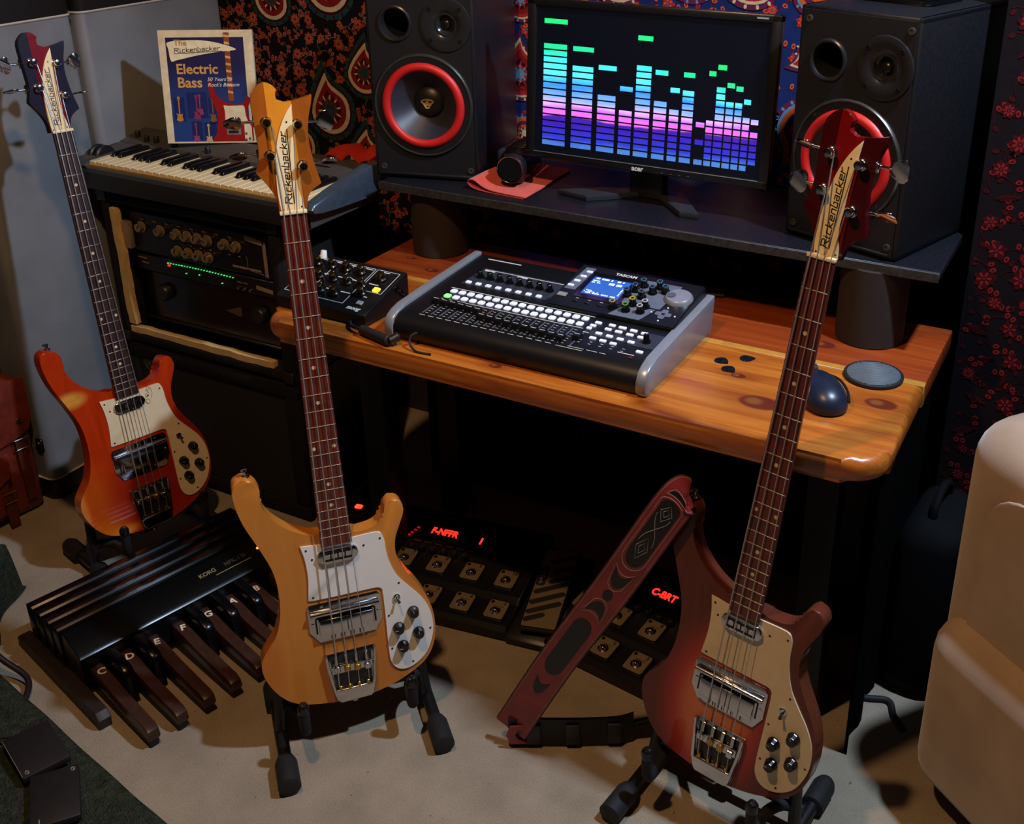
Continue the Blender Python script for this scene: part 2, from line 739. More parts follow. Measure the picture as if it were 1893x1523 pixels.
# right cloth
tr = upthing('wall_tapestry', 'dark wall tapestry with dim red flowers right of the loudspeaker above the armchair', 'tapestry', (.245, 1.972, .076))
bm = cloth('cloth', -.475, .9, 0, 1.5, 0, CB)
obj('cloth', bm, CB, tr)
p = Print(-.0005)
vine_field(p, -.47, .35, .02, 1.45, .05, (6, 0, 6, 8), 6, 23, .011, .021)
obj('printed_pattern', p.bm, PAL, tr, smooth=0, kind='stuff')

# black cloth under the desk with a faint sun face
th = upthing('hanging_cloth', 'black cloth with a faint sun motif hanging under the wooden desk', 'cloth', (-.95, 1.97, .0748))
bm = cloth('cloth', -.5, .68, .0, .56, 0, CB)
obj('cloth', bm, mat('black_cotton', rgb(6, 6, 6), .95, spec=.03), th)
DK = mat('faded_grey_print', rgb(34, 34, 35), .95)
p = Print(-.0005)
c = (-.015, .13)
for k in range(16):
    a = 2 * PI * k / 16
    d = Vector((math.cos(a), math.sin(a)))
    n = Vector((-d.y, d.x))
    cc = Vector(c)
    w = .018 if k % 2 else .012
    pts = [cc + d * .05 + n * w, cc + d * .09 + n * w * .8, cc + d * (.15 if k % 2 else .11), cc + d * .09 - n * w * .8, cc + d * .05 - n * w]
    for a_, b_ in zip(pts, pts[1:]):
        p.line([a_, b_], .003, 1, 0)
for r_ in (.047, .03, .012):
    p.line([(c[0] + r_ * math.cos(2 * PI * k / 24), c[1] + r_ * math.sin(2 * PI * k / 24)) for k in range(25)], .003, 1, 0)
obj('printed_pattern', p.bm, [DK], th, smooth=0, kind='stuff')
# ---------------------------------------------------------------- desk of knotty pine


def pine(name, seed, knots, c1, c2, c3):
    t = NT(name)
    v = t.mapped((1.2, 16, 16), (seed, seed * .3, 0))
    g = t.noise(3.0, 5, .6, v, .8)
    v2 = t.mapped((3, 60, 60), (seed, 0, 0))
    g2 = t.noise(4, 3, .5, v2)
    col = t.ramp(g, [(.28, c1), (.5, c2), (.72, c3)])
    col = t.mix(t.math('MULTIPLY', g2, .25), col, c1)
    for (x, y, rx, ry) in knots:
        ring = t.blob((x, y, .72), (rx * 2.6, ry * 2.2, .2), .6)
        col = t.mix(t.math('MULTIPLY', ring, .45), col, rgb(120, 52, 16))
        k = t.blob((x, y, .72), (rx, ry, .2), .16)
        col = t.mix(t.math('MULTIPLY', k, .9), col, rgb(88, 28, 22))
        k = t.blob((x - rx * .3, y + ry * .1, .72), (rx * .4, ry * .5, .2), .5)
        col = t.mix(t.math('MULTIPLY', k, .45), col, rgb(150, 100, 40))
    t.color(col)
    t.bump(g2, .06, .0006)
    return t.set(.32, coat=.3, coat_rough=.12)


pine_a = pine('varnished_pine_front', 3.1, [(-.458, 1.500, .034, .022), (-.285, 1.585, .026, .017), (-.52, 1.575, .013, .008), (-.9, 1.42, .012, .008)], rgb(140, 66, 18), rgb(178, 98, 30), rgb(200, 128, 48))
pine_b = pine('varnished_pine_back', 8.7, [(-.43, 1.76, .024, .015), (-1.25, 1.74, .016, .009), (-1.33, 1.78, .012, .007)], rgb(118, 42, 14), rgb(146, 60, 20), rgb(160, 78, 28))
sap = mat('pale_sapwood', rgb(196, 138, 56), .3, coat=.7)
desk = upthing('desk', 'varnished knotty pine desk with rounded corners carrying the recorder', 'desk', (0, 0, 0))
Z0, Z1 = .70, .74
# front plank with rounded outer corners
pts = [(-1.402, 1.676)]
pts += [(-1.402 + .05 - .05 * math.cos(R(a)), 1.39 + .05 - .05 * math.sin(R(a))) for a in range(0, 91, 15)]
pts += [(-.236 - .06 + .06 * math.sin(R(a)), 1.39 + .06 - .06 * math.cos(R(a))) for a in range(0, 91, 15)]
pts += [(-.236, 1.676)]
bm = B()
add_prism(bm, pts, Z0, Z1, .0)
es = [e for e in bm.edges if abs(e.verts[0].co.z - e.verts[1].co.z) < 1e-6 and not (abs(e.verts[0].co.y - 1.676) < 1e-4 and abs(e.verts[1].co.y - 1.676) < 1e-4)]
bmesh.ops.bevel(bm, geom=es, offset=.016, segments=5, profile=.5, affect='EDGES')
obj('plank', bm, pine_a, desk)
bm = B()
add_box(bm, (-.819, 1.6855, (Z0 + Z1) / 2), (1.166, .017, Z1 - Z0), .0008, 1)
obj('plank', bm, sap, desk, label='narrow strip of pale sapwood')
bm = B()
add_box(bm, (-.819, 1.8125, (Z0 + Z1) / 2), (1.166, .235, Z1 - Z0), .003, 2)
obj('plank', bm, pine_b, desk)
DARKW = mat('black_painted_wood', rgb(14, 14, 15), .6)
for x in (-1.30, -.36):
    for y in (1.60, 1.86):
        bm = B()
        add_box(bm, (x, y, .3875), (.055, .055, .625), .004)
        obj('leg', bm, DARKW, desk)
bm = B()
add_box(bm, (-.825, 1.88, .655), (.975, .02, .09), .003)
obj('back_rail', bm, DARKW, desk)

# ---------------------------------------------------------------- riser shelf on two round posts
ASH = mat('black_ash_laminate', rgb(19, 20, 26), .38, var=.35, scale=180, bump=.05)
EDGE = mat('scuffed_black_edge', rgb(44, 42, 38), .55, var=.5, scale=120)
shelf = upthing('riser_shelf', 'long black riser shelf on two round posts standing on the pine desk', 'shelf', (0, 0, 0))
bm = B()
add_box(bm, (-.826, 1.962, .893), (1.15, .36, .014), .001, 1)
obj('shelf_board', bm, ASH, shelf)
bm = B()
add_box(bm, (-.826, 1.7795, .8915), (1.15, .006, .017), .001, 1)
obj('front_edge_strip', bm, EDGE, shelf)
POST = mat('brown_black_card_tube', rgb(40, 30, 22), .8, var=.1)
for x, y in ((-1.303, 1.853), (-.366, 1.832)):
    bm = B()
    add_cyl(bm, (x, y, .74), (x, y, .886), .060, .060, 40, .002)
    obj('post', bm, POST, shelf)

# ---------------------------------------------------------------- loudspeakers
SPKV = mat('black_ash_vinyl', rgb(17, 18, 21), .42, var=.3, scale=150, bump=.06)
SPKF = mat('black_baffle', rgb(20, 20, 23), .5, var=.2, scale=200, bump=.04)
REDR = mat('red_foam_surround', rgb(196, 28, 26), .45, var=.05)
CONE = mat('charcoal_cone', rgb(42, 42, 50), .42, var=.08)
RIM = mat('satin_rim', rgb(120, 118, 110), .3, .9)
GOLD = mat('pale_gold_print', rgb(205, 170, 105), .4)


def holed_plate(bm, w, h, holes, z0, z1, M):
    """rectangular plate 0..w x 0..h with round holes (cx, cy, r)"""
    loops = [[(0, 0), (w, 0), (w, h), (0, h)]] + [[(cx + r * math.cos(2 * PI * k / 40), cy + r * math.sin(2 * PI * k / 40)) for k in range(40)] for cx, cy, r in holes]
    vs = []
    es = []
    for lp in loops:
        v = [bm.verts.new((p[0], p[1], z1)) for p in lp]
        vs += v
        es += [bm.edges.new((v[k], v[(k + 1) % len(v)])) for k in range(len(v))]
    bmesh.ops.triangle_fill(bm, use_beauty=True, edges=es)
    bmesh.ops.recalc_face_normals(bm, faces=list(bm.faces))
    r = bmesh.ops.extrude_face_region(bm, geom=list(bm.faces))
    for v in r['geom']:
        if isinstance(v, bmesh.types.BMVert):
            v.co.z = z0
    for v in bm.verts:
        v.co = M @ v.co


def speaker(label, loc, rotz):
    s = upthing('loudspeaker', label, 'speaker', loc, rotz, 'pair of loudspeakers on the shelf')
    W, H, D = .228, .405, .31
    # local: x 0..W along the front, y back, z up; front at y = 0; a hollow box of panels
    bm = B()
    for c, z in (((W / 2, D / 2, .008), (W, D, .012)), ((W / 2, D / 2, H - .004), (W, D, .012)), ((.006, D / 2, H / 2 + .002), (.012, D, H)), ((W - .006, D / 2, H / 2 + .002), (.012, D, H)), ((W / 2, D - .006, H / 2), (W - .01, .012, H - .01))):
        add_box(bm, c, z, .004, 2)
    obj('cabinet', bm, SPKV, s)
    F = face_M((0, -.0035, 0), (1, 0, 0), (0, 0, 1))
    bm = B()
    holed_plate(bm, W - .016, H - .012, [(.116 - .008, .158 - .008, .094), (.064 - .008, .322 - .008, .0285), (.170 - .008, .322 - .008, .020)], -.012, 0, F @ Matrix.Translation((.008, .008, 0)))
    obj('baffle', bm, SPKF, s, smooth=30)
    bm = B()
    add_box(bm, (W / 2, -.004, .011), (W - .026, .006, .005), .002, 2)
    obj('bottom_lip', bm, SPKF, s)
    # grille pegs
    for x, z in ((.0205, .386), (.2115, .386), (.0205, .025), (.2115, .025)):
        bm = B()
        add_lathe(bm, [(.0062, -.001), (.0062, .002), (.0035, .0022), (.0033, .0005)], 14, F @ Matrix.Translation((x, z, 0)))
        obj('grille_peg_socket', bm, mat('socket_rubber', rgb(58, 57, 56), .5), s)
    # reflex port, a deep tube
    P_ = F @ Matrix.Translation((.064, .322, 0))
    bm = B()
    add_lathe(bm, [(.036, -.001), (.0355, .0035), (.033, .005), (.030, .004), (.0275, -.004), (.0270, -.10), (0, -.10)], 36, P_, False)
    obj('reflex_port', bm, mat('port_plastic', rgb(30, 30, 31), .3), s)
    # tweeter plate with horn
    P_ = F @ Matrix.Translation((.170, .322, 0))
    bm = B()
    add_lathe(bm, [(.0535, -.001), (.0525, .003), (.047, .0042), (.034, .0032), (.024, .0002), (.0165, -.006), (.0130, -.012), (0, -.012)], 44, P_, False)
    o = obj('tweeter', bm, mat('tweeter_plastic', rgb(34, 33, 32), .2, var=.05), s)
    bm = B()
    add_lathe(bm, [(.0105, -.0115), (.0098, -.0085), (.0070, -.006), (.0035, -.0048), (0, -.0045)], 24, P_)
    obj('dome', bm, mat('tweeter_dome', rgb(20, 20, 20), .3), o)
    for a in (45, 135, 225, 315):
        bm = B()
        add_lathe(bm, [(.0042, 0), (.0042, .0012), (.002, .0014), (.0018, .0006)], 12, P_ @ Matrix.Translation((.0435 * math.cos(R(a)), .0435 * math.sin(R(a)), .0040)))
        obj('screw', bm, mat('tweeter_screw', rgb(40, 40, 40), .25, .6), o)
    # woofer
    P_ = F @ Matrix.Translation((.116, .158, 0))
    bm = B()
    add_lathe(bm, [(.1055, -.001), (.1055, .004), (.1035, .0065), (.1012, .0062), (.1005, .003)], 72, P_, False)
    wf = obj('woofer', bm, RIM, s)
    bm = B()
    add_lathe(bm, [(.1012, .003), (.1008, .0048), (.094, .0052), (.0885, .0045), (.088, .001)], 72, P_, False)
    obj('gasket', bm, BLACK, wf)
    bm = B()
    prof = [(.0885 - .0090 + .0090 * math.cos(R(a)), .0030 + .0090 * math.sin(R(a))) for a in range(-10, 191, 20)]
    add_lathe(bm, prof[1:-1], 72, P_, False)
    bm.faces.ensure_lookup_table()
    obj('surround', bm, REDR, wf, label='bright red foam surround')
    bm = B()
    add_lathe(bm, [(.0715, .0030), (.0705, .0020), (.052, -.016), (.031, -.034)], 64, P_, False)
    obj('cone', bm, CONE, wf)
    bm = B()
    add_lathe(bm, [(.0330, -.0322), (.0315, -.0300), (.026, -.0255), (.014, -.0215), (0, -.0205)], 40, P_)
    dc = obj('dust_cap', bm, mat('dust_cap_black', rgb(24, 24, 26), .4), wf)
    # emblem: oval ring over a V with a dot
    bm = B()
    ring = []
    for k in range(28):
        a = 2 * PI * k / 28
        ring.append((.0125 * math.cos(a), .0042 * math.sin(a) + .003))
    E_ = P_ @ Matrix.Translation((0, 0, -.0212))
    for a_, b_ in zip(ring, ring[1:] + ring[:1]):
        add_stroke(bm, a_, b_, .0024, 0, .0012, E_)
    for a_, b_ in (((-.008, -.0015), (-.0028, -.0095)), ((.008, -.0015), (.0028, -.0095)), ((-.003, -.0098), (.003, -.0098)), ((-.002, .0025), (.002, .0025)), ((-.0034, -.004), (.0034, -.004))):
        add_stroke(bm, a_, b_, .0026, 0, .0012, E_)
    obj('emblem', bm, GOLD, dc)
    for a in (45, 135, 225, 315):
        bm = B()
        add_lathe(bm, [(.004, 0), (.0038, .0014), (0, .0016)], 10, P_ @ Matrix.Translation((.0960 * math.cos(R(a)), .0960 * math.sin(R(a)), .0050)))
        obj('screw', bm, BLACK, wf)
    return s


speaker('black loudspeaker with red-ringed woofer left of the monitor', (-1.428, 1.809, .900), R(15.5))
speaker('black loudspeaker with red-ringed woofer right of the monitor behind a red headstock', (-.5455, 1.864, .900), R(-17.8))

# flat glossy device lying on the right loudspeaker
d = upthing('portable_player', 'glossy black flat device lying on top of the right loudspeaker', 'device', (-.40, 2.0, 1.307), R(-17.8))
bm = B()
add_prism(bm, rrect(.16, .13, .02, 5), .0, .016, .005, 3)
obj('body', bm, GLOSS, d)
bm = B()
add_prism(bm, rrect(.12, .09, .008, 3), .016, .0166)
obj('glass_top', bm, mat('dark_glass', rgb(14, 20, 26), .05, spec=.8), d)
# ---------------------------------------------------------------- computer monitor (parallel to the wall, tilted back a little)
mon = upthing('computer_monitor', 'black flat monitor showing a coloured bar spectrum on the shelf', 'monitor', (-.848, 1.93, .900), 0)
tilt = R(-4)
# panel plane: local x right, y up along the panel, z towards the viewer
PMx = face_M((0, -.035, .066), (1, 0, 0), (0, math.sin(R(4)), math.cos(R(4))))
W, H = .515, .313
FR = mat('monitor_black', rgb(20, 20, 21), .3)
bm = B()
bw = .0195
for c, s in (((0, H - .00725, 0), (W, .0145, .020)), ((-W / 2 + bw / 2, H / 2, 0), (bw, H, .020)), ((W / 2 - bw / 2, H / 2, 0), (bw, H, .020)), ((0, .00725, .001), (W, .0145, .022))):
    add_box(bm, c, s, .003, 2, PMx)
obj('bezel', bm, FR, mon)
bm = B()
add_box(bm, (0, .0140, .0118), (W - .04, .002, .002), .001, 1, PMx)
obj('bezel_lip', bm, mat('bezel_lip_grey', rgb(96, 96, 92), .3), mon)
bm = B()
add_box(bm, (0, H / 2, -.022), (W - .03, H - .03, .03), .01, 2, PMx)
obj('rear_shell', bm, BLACK, mon)
t = NT('lit_screen_black')
t.color(rgb(8, 10, 18))
t.b.inputs['Emission Color'].default_value = rgb(8, 10, 20)
t.b.inputs['Emission Strength'].default_value = .45
SCR = t.set(.25)
bm = B()
SW, SH = W - 2 * bw, H - .029
add_box(bm, (0, .0145 + SH / 2, .0022), (SW, SH, .004), 0, 1, PMx)
scr = obj('screen', bm, SCR, mon)
# spectrum picture: a seascape seen through segmented bars
t = NT('spectrum_picture')
sep = t.n('ShaderNodeSeparateXYZ')
t.l(t.co(), sep.inputs[0])
zz = sep.outputs[2]
mr = t.n('ShaderNodeMapRange')
t.l(zz, mr.inputs[0])
mr.inputs[1].default_value = .10
mr.inputs[2].default_value = .345
nf = t.noise(14, 3, .6, t.mapped((.6, 1, 2.2)))
hz = t.math('ADD', mr.outputs[0], t.math('MULTIPLY', t.math('SUBTRACT', nf, .5), .10))
skew = t.math('MULTIPLY', t.math('MAXIMUM', t.math('SUBTRACT', hz, .4), 0.), t.math('MAXIMUM', sep.outputs[0], 0.))
hz = t.math('ADD', hz, t.math('MULTIPLY', skew, 6.))
pic = t.ramp(hz, [(0.0, rgb(70, 120, 190)), (.06, rgb(40, 50, 190)), (.17, rgb(50, 20, 170)), (.215, rgb(60, 30, 150)), (.235, rgb(255, 110, 240)), (.29, rgb(190, 100, 245)), (.335, rgb(225, 170, 255)), (.38, rgb(130, 170, 255)), (.47, rgb(50, 140, 255)), (.57, rgb(90, 235, 255)), (.68, rgb(60, 225, 225)), (.75, rgb(30, 215, 150)), (1., rgb(20, 225, 110))])
t.color((0.01, 0.01, 0.01, 1))
t.l(pic, t.b.inputs['Emission Color'])
t.b.inputs['Emission Strength'].default_value = 1.05
SPEC = t.set(.4)
# bars: x0, x1 (fraction of screen width), top of the stack, height of the peak mark (fraction of screen height)
bm = B()
seg = .0445
BARS = [(0.035, 0.142, 0.786, 0.903), (0.171, 0.265, 0.628, 0.733), (0.29, 0.37, 0.457, 0.624), (0.389, 0.445, 0.377, 0.497), (0.459, 0.523, 0.696, 0.841), (0.541, 0.595, 0.467, 0.629), (0.609, 0.648, 0.423, 0.523), (0.662, 0.709, 0.539, 0.631), (0.725, 0.76, 0.254, 0.316), (0.767, 0.795, 0.388, 0.655), (0.802, 0.837, 0.575, 0.7), (0.844, 0.874, 0.518, 0.591), (0.881, 0.909, 0.502, 0.575), (0.916, 0.943, 0.415, 0.497), (0.95, 0.979, 0.31, 0.373)]
for i, (a0, a1, top, pk) in enumerate(BARS):
    x0, x1 = (a0 - .5) * SW, (a1 - .5) * SW
    k = .05 if i < 14 else .095
    n = 0
    while k + .03 < top:
        if not (i == 8 and n in (1, 2)):
            add_box(bm, ((x0 + x1) / 2, .0145 + (k + .017) * SH, .0045), (x1 - x0, .034 * SH, .0006), 0, 1, PMx)
        k += seg
        n += 1
    add_box(bm, ((x0 + x1) / 2, .0145 + pk * SH, .0045), (x1 - x0, .032 * SH, .0006), 0, 1, PMx)
obj('spectrum_bars', bm, SPEC, scr, smooth=0, kind='stuff')
text('maker_lettering', 'acer', .014, WHITEP, mon, PMx @ Matrix.Translation((-.005, .0065, .0123)), bold=.0004)
bm = B()
add_box(bm, (.222, H - .007, .0101), (.022, .003, .0004), 0, 1, PMx)
obj('model_print', bm, GREYP, mon)
for k in range(4):
    bm = B()
    add_box(bm, (.045 + .018 * k, .004, .0125), (.009, .003, .002), .0005, 1, PMx)
    obj('button', bm, BLACK, mon)
bm = B()
add_box(bm, (-.005, .012, .050), (.075, .035, .10), .008, 2)
obj('neck', bm, BLACK, mon)
STN = mat('satin_dark_stand', rgb(46, 50, 54), .3, .2)
for pts, hh in (([(-.176, -.058), (-.102, -.074), (-.02, -.005), (-.02, .035), (-.075, .01)], .012), ([(.100, -.08), (.138, -.075), (.06, .035), (.02, .035), (.02, .0)], .012)):
    bm = B()
    add_prism(bm, pts, 0, hh, .003, 2)
    obj('stand_foot', bm, STN, mon)

# ---------------------------------------------------------------- camcorder on a folded red cloth
RC = mat('orange_red_microfibre', rgb(205, 72, 50), .85, sheen=.3)
cl = upthing('lens_cloth', 'folded orange-red cleaning cloth under the camcorder', 'cloth', (-1.118, 1.93, .900), R(-3))
prof = [(.058, .0006), (.02, .0008), (-.03, .0012), (-.062, .004), (-.078, .012), (-.076, .021), (-.062, .021), (-.045, .012), (-.025, .0062), (.0, .0046), (.03, .0040), (.062, .0034)]
prof = [(p[0], p[1]) for p in spline(prof, 4)]
bm = B()
rows = []
for y in (-.118, -.05, .03, .10):
    rows.append([(bm.verts.new((x * (1 - .10 * (y > 0)) + (y + .118) * -.08, y, z)), bm.verts.new((x * (1 - .10 * (y > 0)) + (y + .118) * -.08, y, z + .0014))) for x, z in prof])
for a, b in zip(rows, rows[1:]):
    for i in range(len(prof) - 1):
        for q in (0, 1):
            bm.faces.new((a[i][q], a[i + 1][q], b[i + 1][q], b[i][q]))
for r_ in (rows[0], rows[-1]):
    for i in range(len(prof) - 1):
        bm.faces.new((r_[i][0], r_[i + 1][0], r_[i + 1][1], r_[i][1]))
obj('cloth', bm, RC, cl)
cc = upthing('camcorder', 'small black camcorder with round lens lying on the red cloth', 'camcorder', (-1.142, 1.928, .9062), R(12))
cc.scale = (1.22, 1.22, 1.22)
bm = B()
add_box(bm, (.0, .005, .029), (.046, .125, .058), .014, 3)
obj('body', bm, GLOSS, cc)
bm = B()
add_box(bm, (-.028, .015, .031), (.012, .09, .048), .004, 2)
obj('flip_screen', bm, mat('camcorder_grey', rgb(36, 38, 46), .25), cc)
LM = face_M((.004, -.058, .033), (1, 0, 0), (0, 0, 1))
bm = B()
add_lathe(bm, [(.024, -.01), (.0255, .0), (.0255, .012), (.0245, .0135), (.0235, .0125)], 36, LM, False)
le = obj('lens_barrel', bm, BLACK, cc)
bm = B()
add_lathe(bm, [(.0240, .0128), (.0236, .0145), (.0228, .0140)], 40, LM, False)
obj('chrome_ring', bm, CHROME, le)
bm = B()
add_lathe(bm, [(.0228, .011), (.012, .0085), (0, .0075)], 32, LM)
obj('lens_glass', bm, mat('lens_glass_black', rgb(5, 6, 9), .05, spec=.9), le)
bm = B()
add_cyl(bm, (.0, .06, .045), (.0, .085, .045), .012, .010, 18, .002)
obj('viewfinder', bm, BLACK, cc)
bm = B()
for k in range(7):
    add_box(bm, (.004, -.015 + k * .011, .0585), (.03, .004, .003), .001, 1)
obj('top_ribs', bm, BLACK, cc)
for x in (-.012, -.004):
    bm = B()
    add_lathe(bm, [(.0026, 0), (.002, .0012), (0, .0016)], 10, face_M((x, -.0578, .0095), (1, 0, 0), (0, 0, 1)))
    obj('front_light', bm, CHROME, cc)
# ---------------------------------------------------------------- three electric basses
# template in millimetres: u across, v down from the nut
BODY = [(-141.5, 446.3), (-152.9, 448.6), (-160.1, 459.2), (-159.3, 488.1), (-150.4, 528.5), (-130.7, 577.5), (-114.7, 622.8), (-109.4, 658.6), (-109.5, 694.0), (-114.2, 725.4), (-123.8, 754.1), (-137.4, 773.0), (-150.1, 790.4), (-155.6, 806.9), (-154.5, 828.2), (-146.1, 851.6), (-133.8, 873.2), (-116.5, 892.0), (-96.6, 903.4), (-77.3, 909.3), (-53.0, 914.1), (-33.8, 917.2), (-0.1, 920.5), (33.7, 917.2), (64.9, 910.7), (89.9, 902.2), (119.2, 887.5), (138.0, 873.0), (151.3, 852.8), (158.8, 829.1), (161.2, 803.3), (159.3, 775.7), (152.2, 747.2), (139.6, 719.6), (118.8, 685.6), (106.5, 659.7), (102.6, 636.2), (105.2, 612.4), (114.6, 588.7), (123.4, 568.5), (125.2, 553.3), (120.8, 543.1), (112.8, 538.0), (103.0, 538.2), (95.4, 542.5), (91.4, 550.0), (89.0, 562.1), (80.0, 574.4), (61.8, 583.0), (30.2, 585.7), (-31.0, 577.8), (-59.9, 565.6), (-83.2, 549.4), (-102.5, 529.0), (-114.4, 506.8), (-117.6, 487.6), (-115.2, 472.6), (-120.2, 460.2), (-130.0, 449.4)]
PGUARD = [(-62.4, 589.7), (-28.5, 593.5), (29.0, 592.2), (72.1, 591.4), (81.3, 598.1), (84.9, 612.0), (86.0, 634.6), (90.3, 658.0), (100.9, 687.1), (118.9, 712.7), (135.8, 734.5), (147.8, 755.0), (154.8, 776.4), (157.0, 806.2), (151.0, 833.8), (139.0, 858.1), (119.8, 874.7), (101.3, 881.4), (86.9, 879.1), (76.6, 869.7), (71.1, 853.3), (70.3, 822.2), (71.1, 768.4), (71.5, 711.8), (68.7, 703.0), (60, 700.6), (-12.7, 700.0), (-61.0, 699.0), (-56.5, 661.7), (-56.0, 635.8), (-58.0, 611.6)]
HEAD = [(-21.0, -1.0), (-22.3, -23.5), (-32.5, -45.8), (-48.3, -68.4), (-41.9, -88.4), (-39.9, -106.0), (-40.8, -135.3), (-41.8, -160.1), (-41.8, -186.0), (-36.6, -198.4), (-26.3, -207.6), (-16.9, -209.4), (-7.6, -205.4), (-0.8, -197.0), (-5.2, -190.2), (-3.3, -182.7), (4.5, -177.1), (20.4, -177.9), (38.2, -181.5), (52.4, -185.4), (50.1, -172.4), (44.0, -152.4), (39.9, -127.9), (40.2, -104.0), (44.2, -75.1), (51.5, -42.5), (37.9, -34.9), (28.4, -23.8), (22.4, -1.0)]
TRC = [(-17.3, -2.7), (-19.6, -34.9), (-17.5, -68.1), (-13.6, -99.3), (-8.7, -120.9), (-0.1, -143.6), (9.2, -160.2), (19.6, -173.8), (17.4, -147.8), (15.2, -115.6), (12.6, -66.1), (13.2, -40.3), (17.4, -19.3), (19.8, -2.7)]
SCREWS = [(-53.4, 599.6), (77, 605.1), (101.8, 702), (77, 764), (76.3, 832.7), (150.8, 809), (112.2, 870.1), (-51.8, 693.2), (-45, 619), (47, 612)]
VB = 920.5


def q2(u, v):
    return (u / 1000, (VB - v) / 1000)


def fret_v(n):
    return 845 * (1 - 2 ** (-n / 12))


def halfw(v):
    return (41.2 + (54.2 - 41.2) * v / 579) / 2


def sharp_spline(P, sharp, n=5):
    """closed Catmull-Rom that keeps the listed vertices as corners"""
    N = len(P)
    out = []
    for i in range(N):
        j = (i + 1) % N
        a = P[i - 1] if i not in sharp else P[i]
        d = P[(j + 1) % N] if j not in sharp else P[j]
        b, c = P[i], P[j]
        for k in range(n):
            t_ = k / n
            out.append(tuple(.5 * ((2 * b[m]) + (c[m] - a[m]) * t_ + (2 * a[m] - 5 * b[m] + 4 * c[m] - d[m]) * t_ * t_ + (3 * b[m] - a[m] - 3 * c[m] + d[m]) * t_ ** 3) for m in (0, 1)))
    return out


body_o = [q2(*p) for p in sharp_spline(BODY, {49, 50}, 3)]
pg_o = [q2(*p) for p in sharp_spline(PGUARD, {0, 1, 2, 23, 25, 26, 27}, 4)]
head_o = [q2(*p) for p in sharp_spline(HEAD, {0, 3, 13, 19, 25, 28}, 4)]
trc_o = [q2(*p) for p in sharp_spline(TRC, {0, 7, 13}, 4)]


def bass_wood(name, c_mid, c_edge, blobs=(), grain=.25, burst=None, gloss=.9):
    t = NT(name)
    v = t.mapped((22, 2.2, 10))
    g = t.noise(2.5, 4, .55, v, .5)
    col = t.ramp(g, [(.3, tuple(x * (1 - grain) for x in c_mid[:3]) + (1,)), (.7, c_mid)])
    if burst:
        fac = None
        for c, r in burst:
            b = t.blob(c, r, .55)
            fac = b if fac is None else t.math('MAXIMUM', fac, b)
        mid = t.ramp(fac, [(0., c_edge), (.22, rgb(112, 6, 28)), (.6, rgb(170, 42, 42)), (1., c_mid)])
        col = t.mix(.85, col, mid)
    for c, r, cc, k in blobs:
        b = t.blob(c, r, .6)
        nn = t.noise(60, 3)
        col = t.mix(t.math('MULTIPLY', b, t.math('MULTIPLY', t.math('ADD', nn, .45), k)), col, cc)
    t.color(col)
    return t.set(.3, coat=.55, coat_rough=.06, spec=.12)


def head_wood(name, c_mid, c_wing, gloss=.9):
    t = NT(name)
    sep = t.n('ShaderNodeSeparateXYZ')
    t.l(t.co(), sep.inputs[0])
    w = t.math('GREATER_THAN', t.math('ABSOLUTE', sep.outputs[0]), .0195)
    g = t.noise(3, 4, .5, t.mapped((30, 4, 4)), .6)
    a = t.mix(g, c_mid, tuple(x * .85 for x in c_mid[:3]) + (1,))
    b = t.mix(g, c_wing, tuple(x * .7 for x in c_wing[:3]) + (1,))
    t.color(t.mix(w, a, b))
    return t.set(.3, coat=.55, coat_rough=.06, spec=.12)


PEARL = mat('pearl_dot', rgb(205, 190, 150), .3)
STEEL = mat('string_steel', rgb(190, 186, 182), .35, .75, var=.03)
FRETM = mat('fret_wire', rgb(178, 168, 145), .42, 1., var=.03)
KNOB = mat('black_knob', rgb(12, 12, 12), .18)
SLOT = mat('pickup_black', rgb(6, 6, 6), .4)


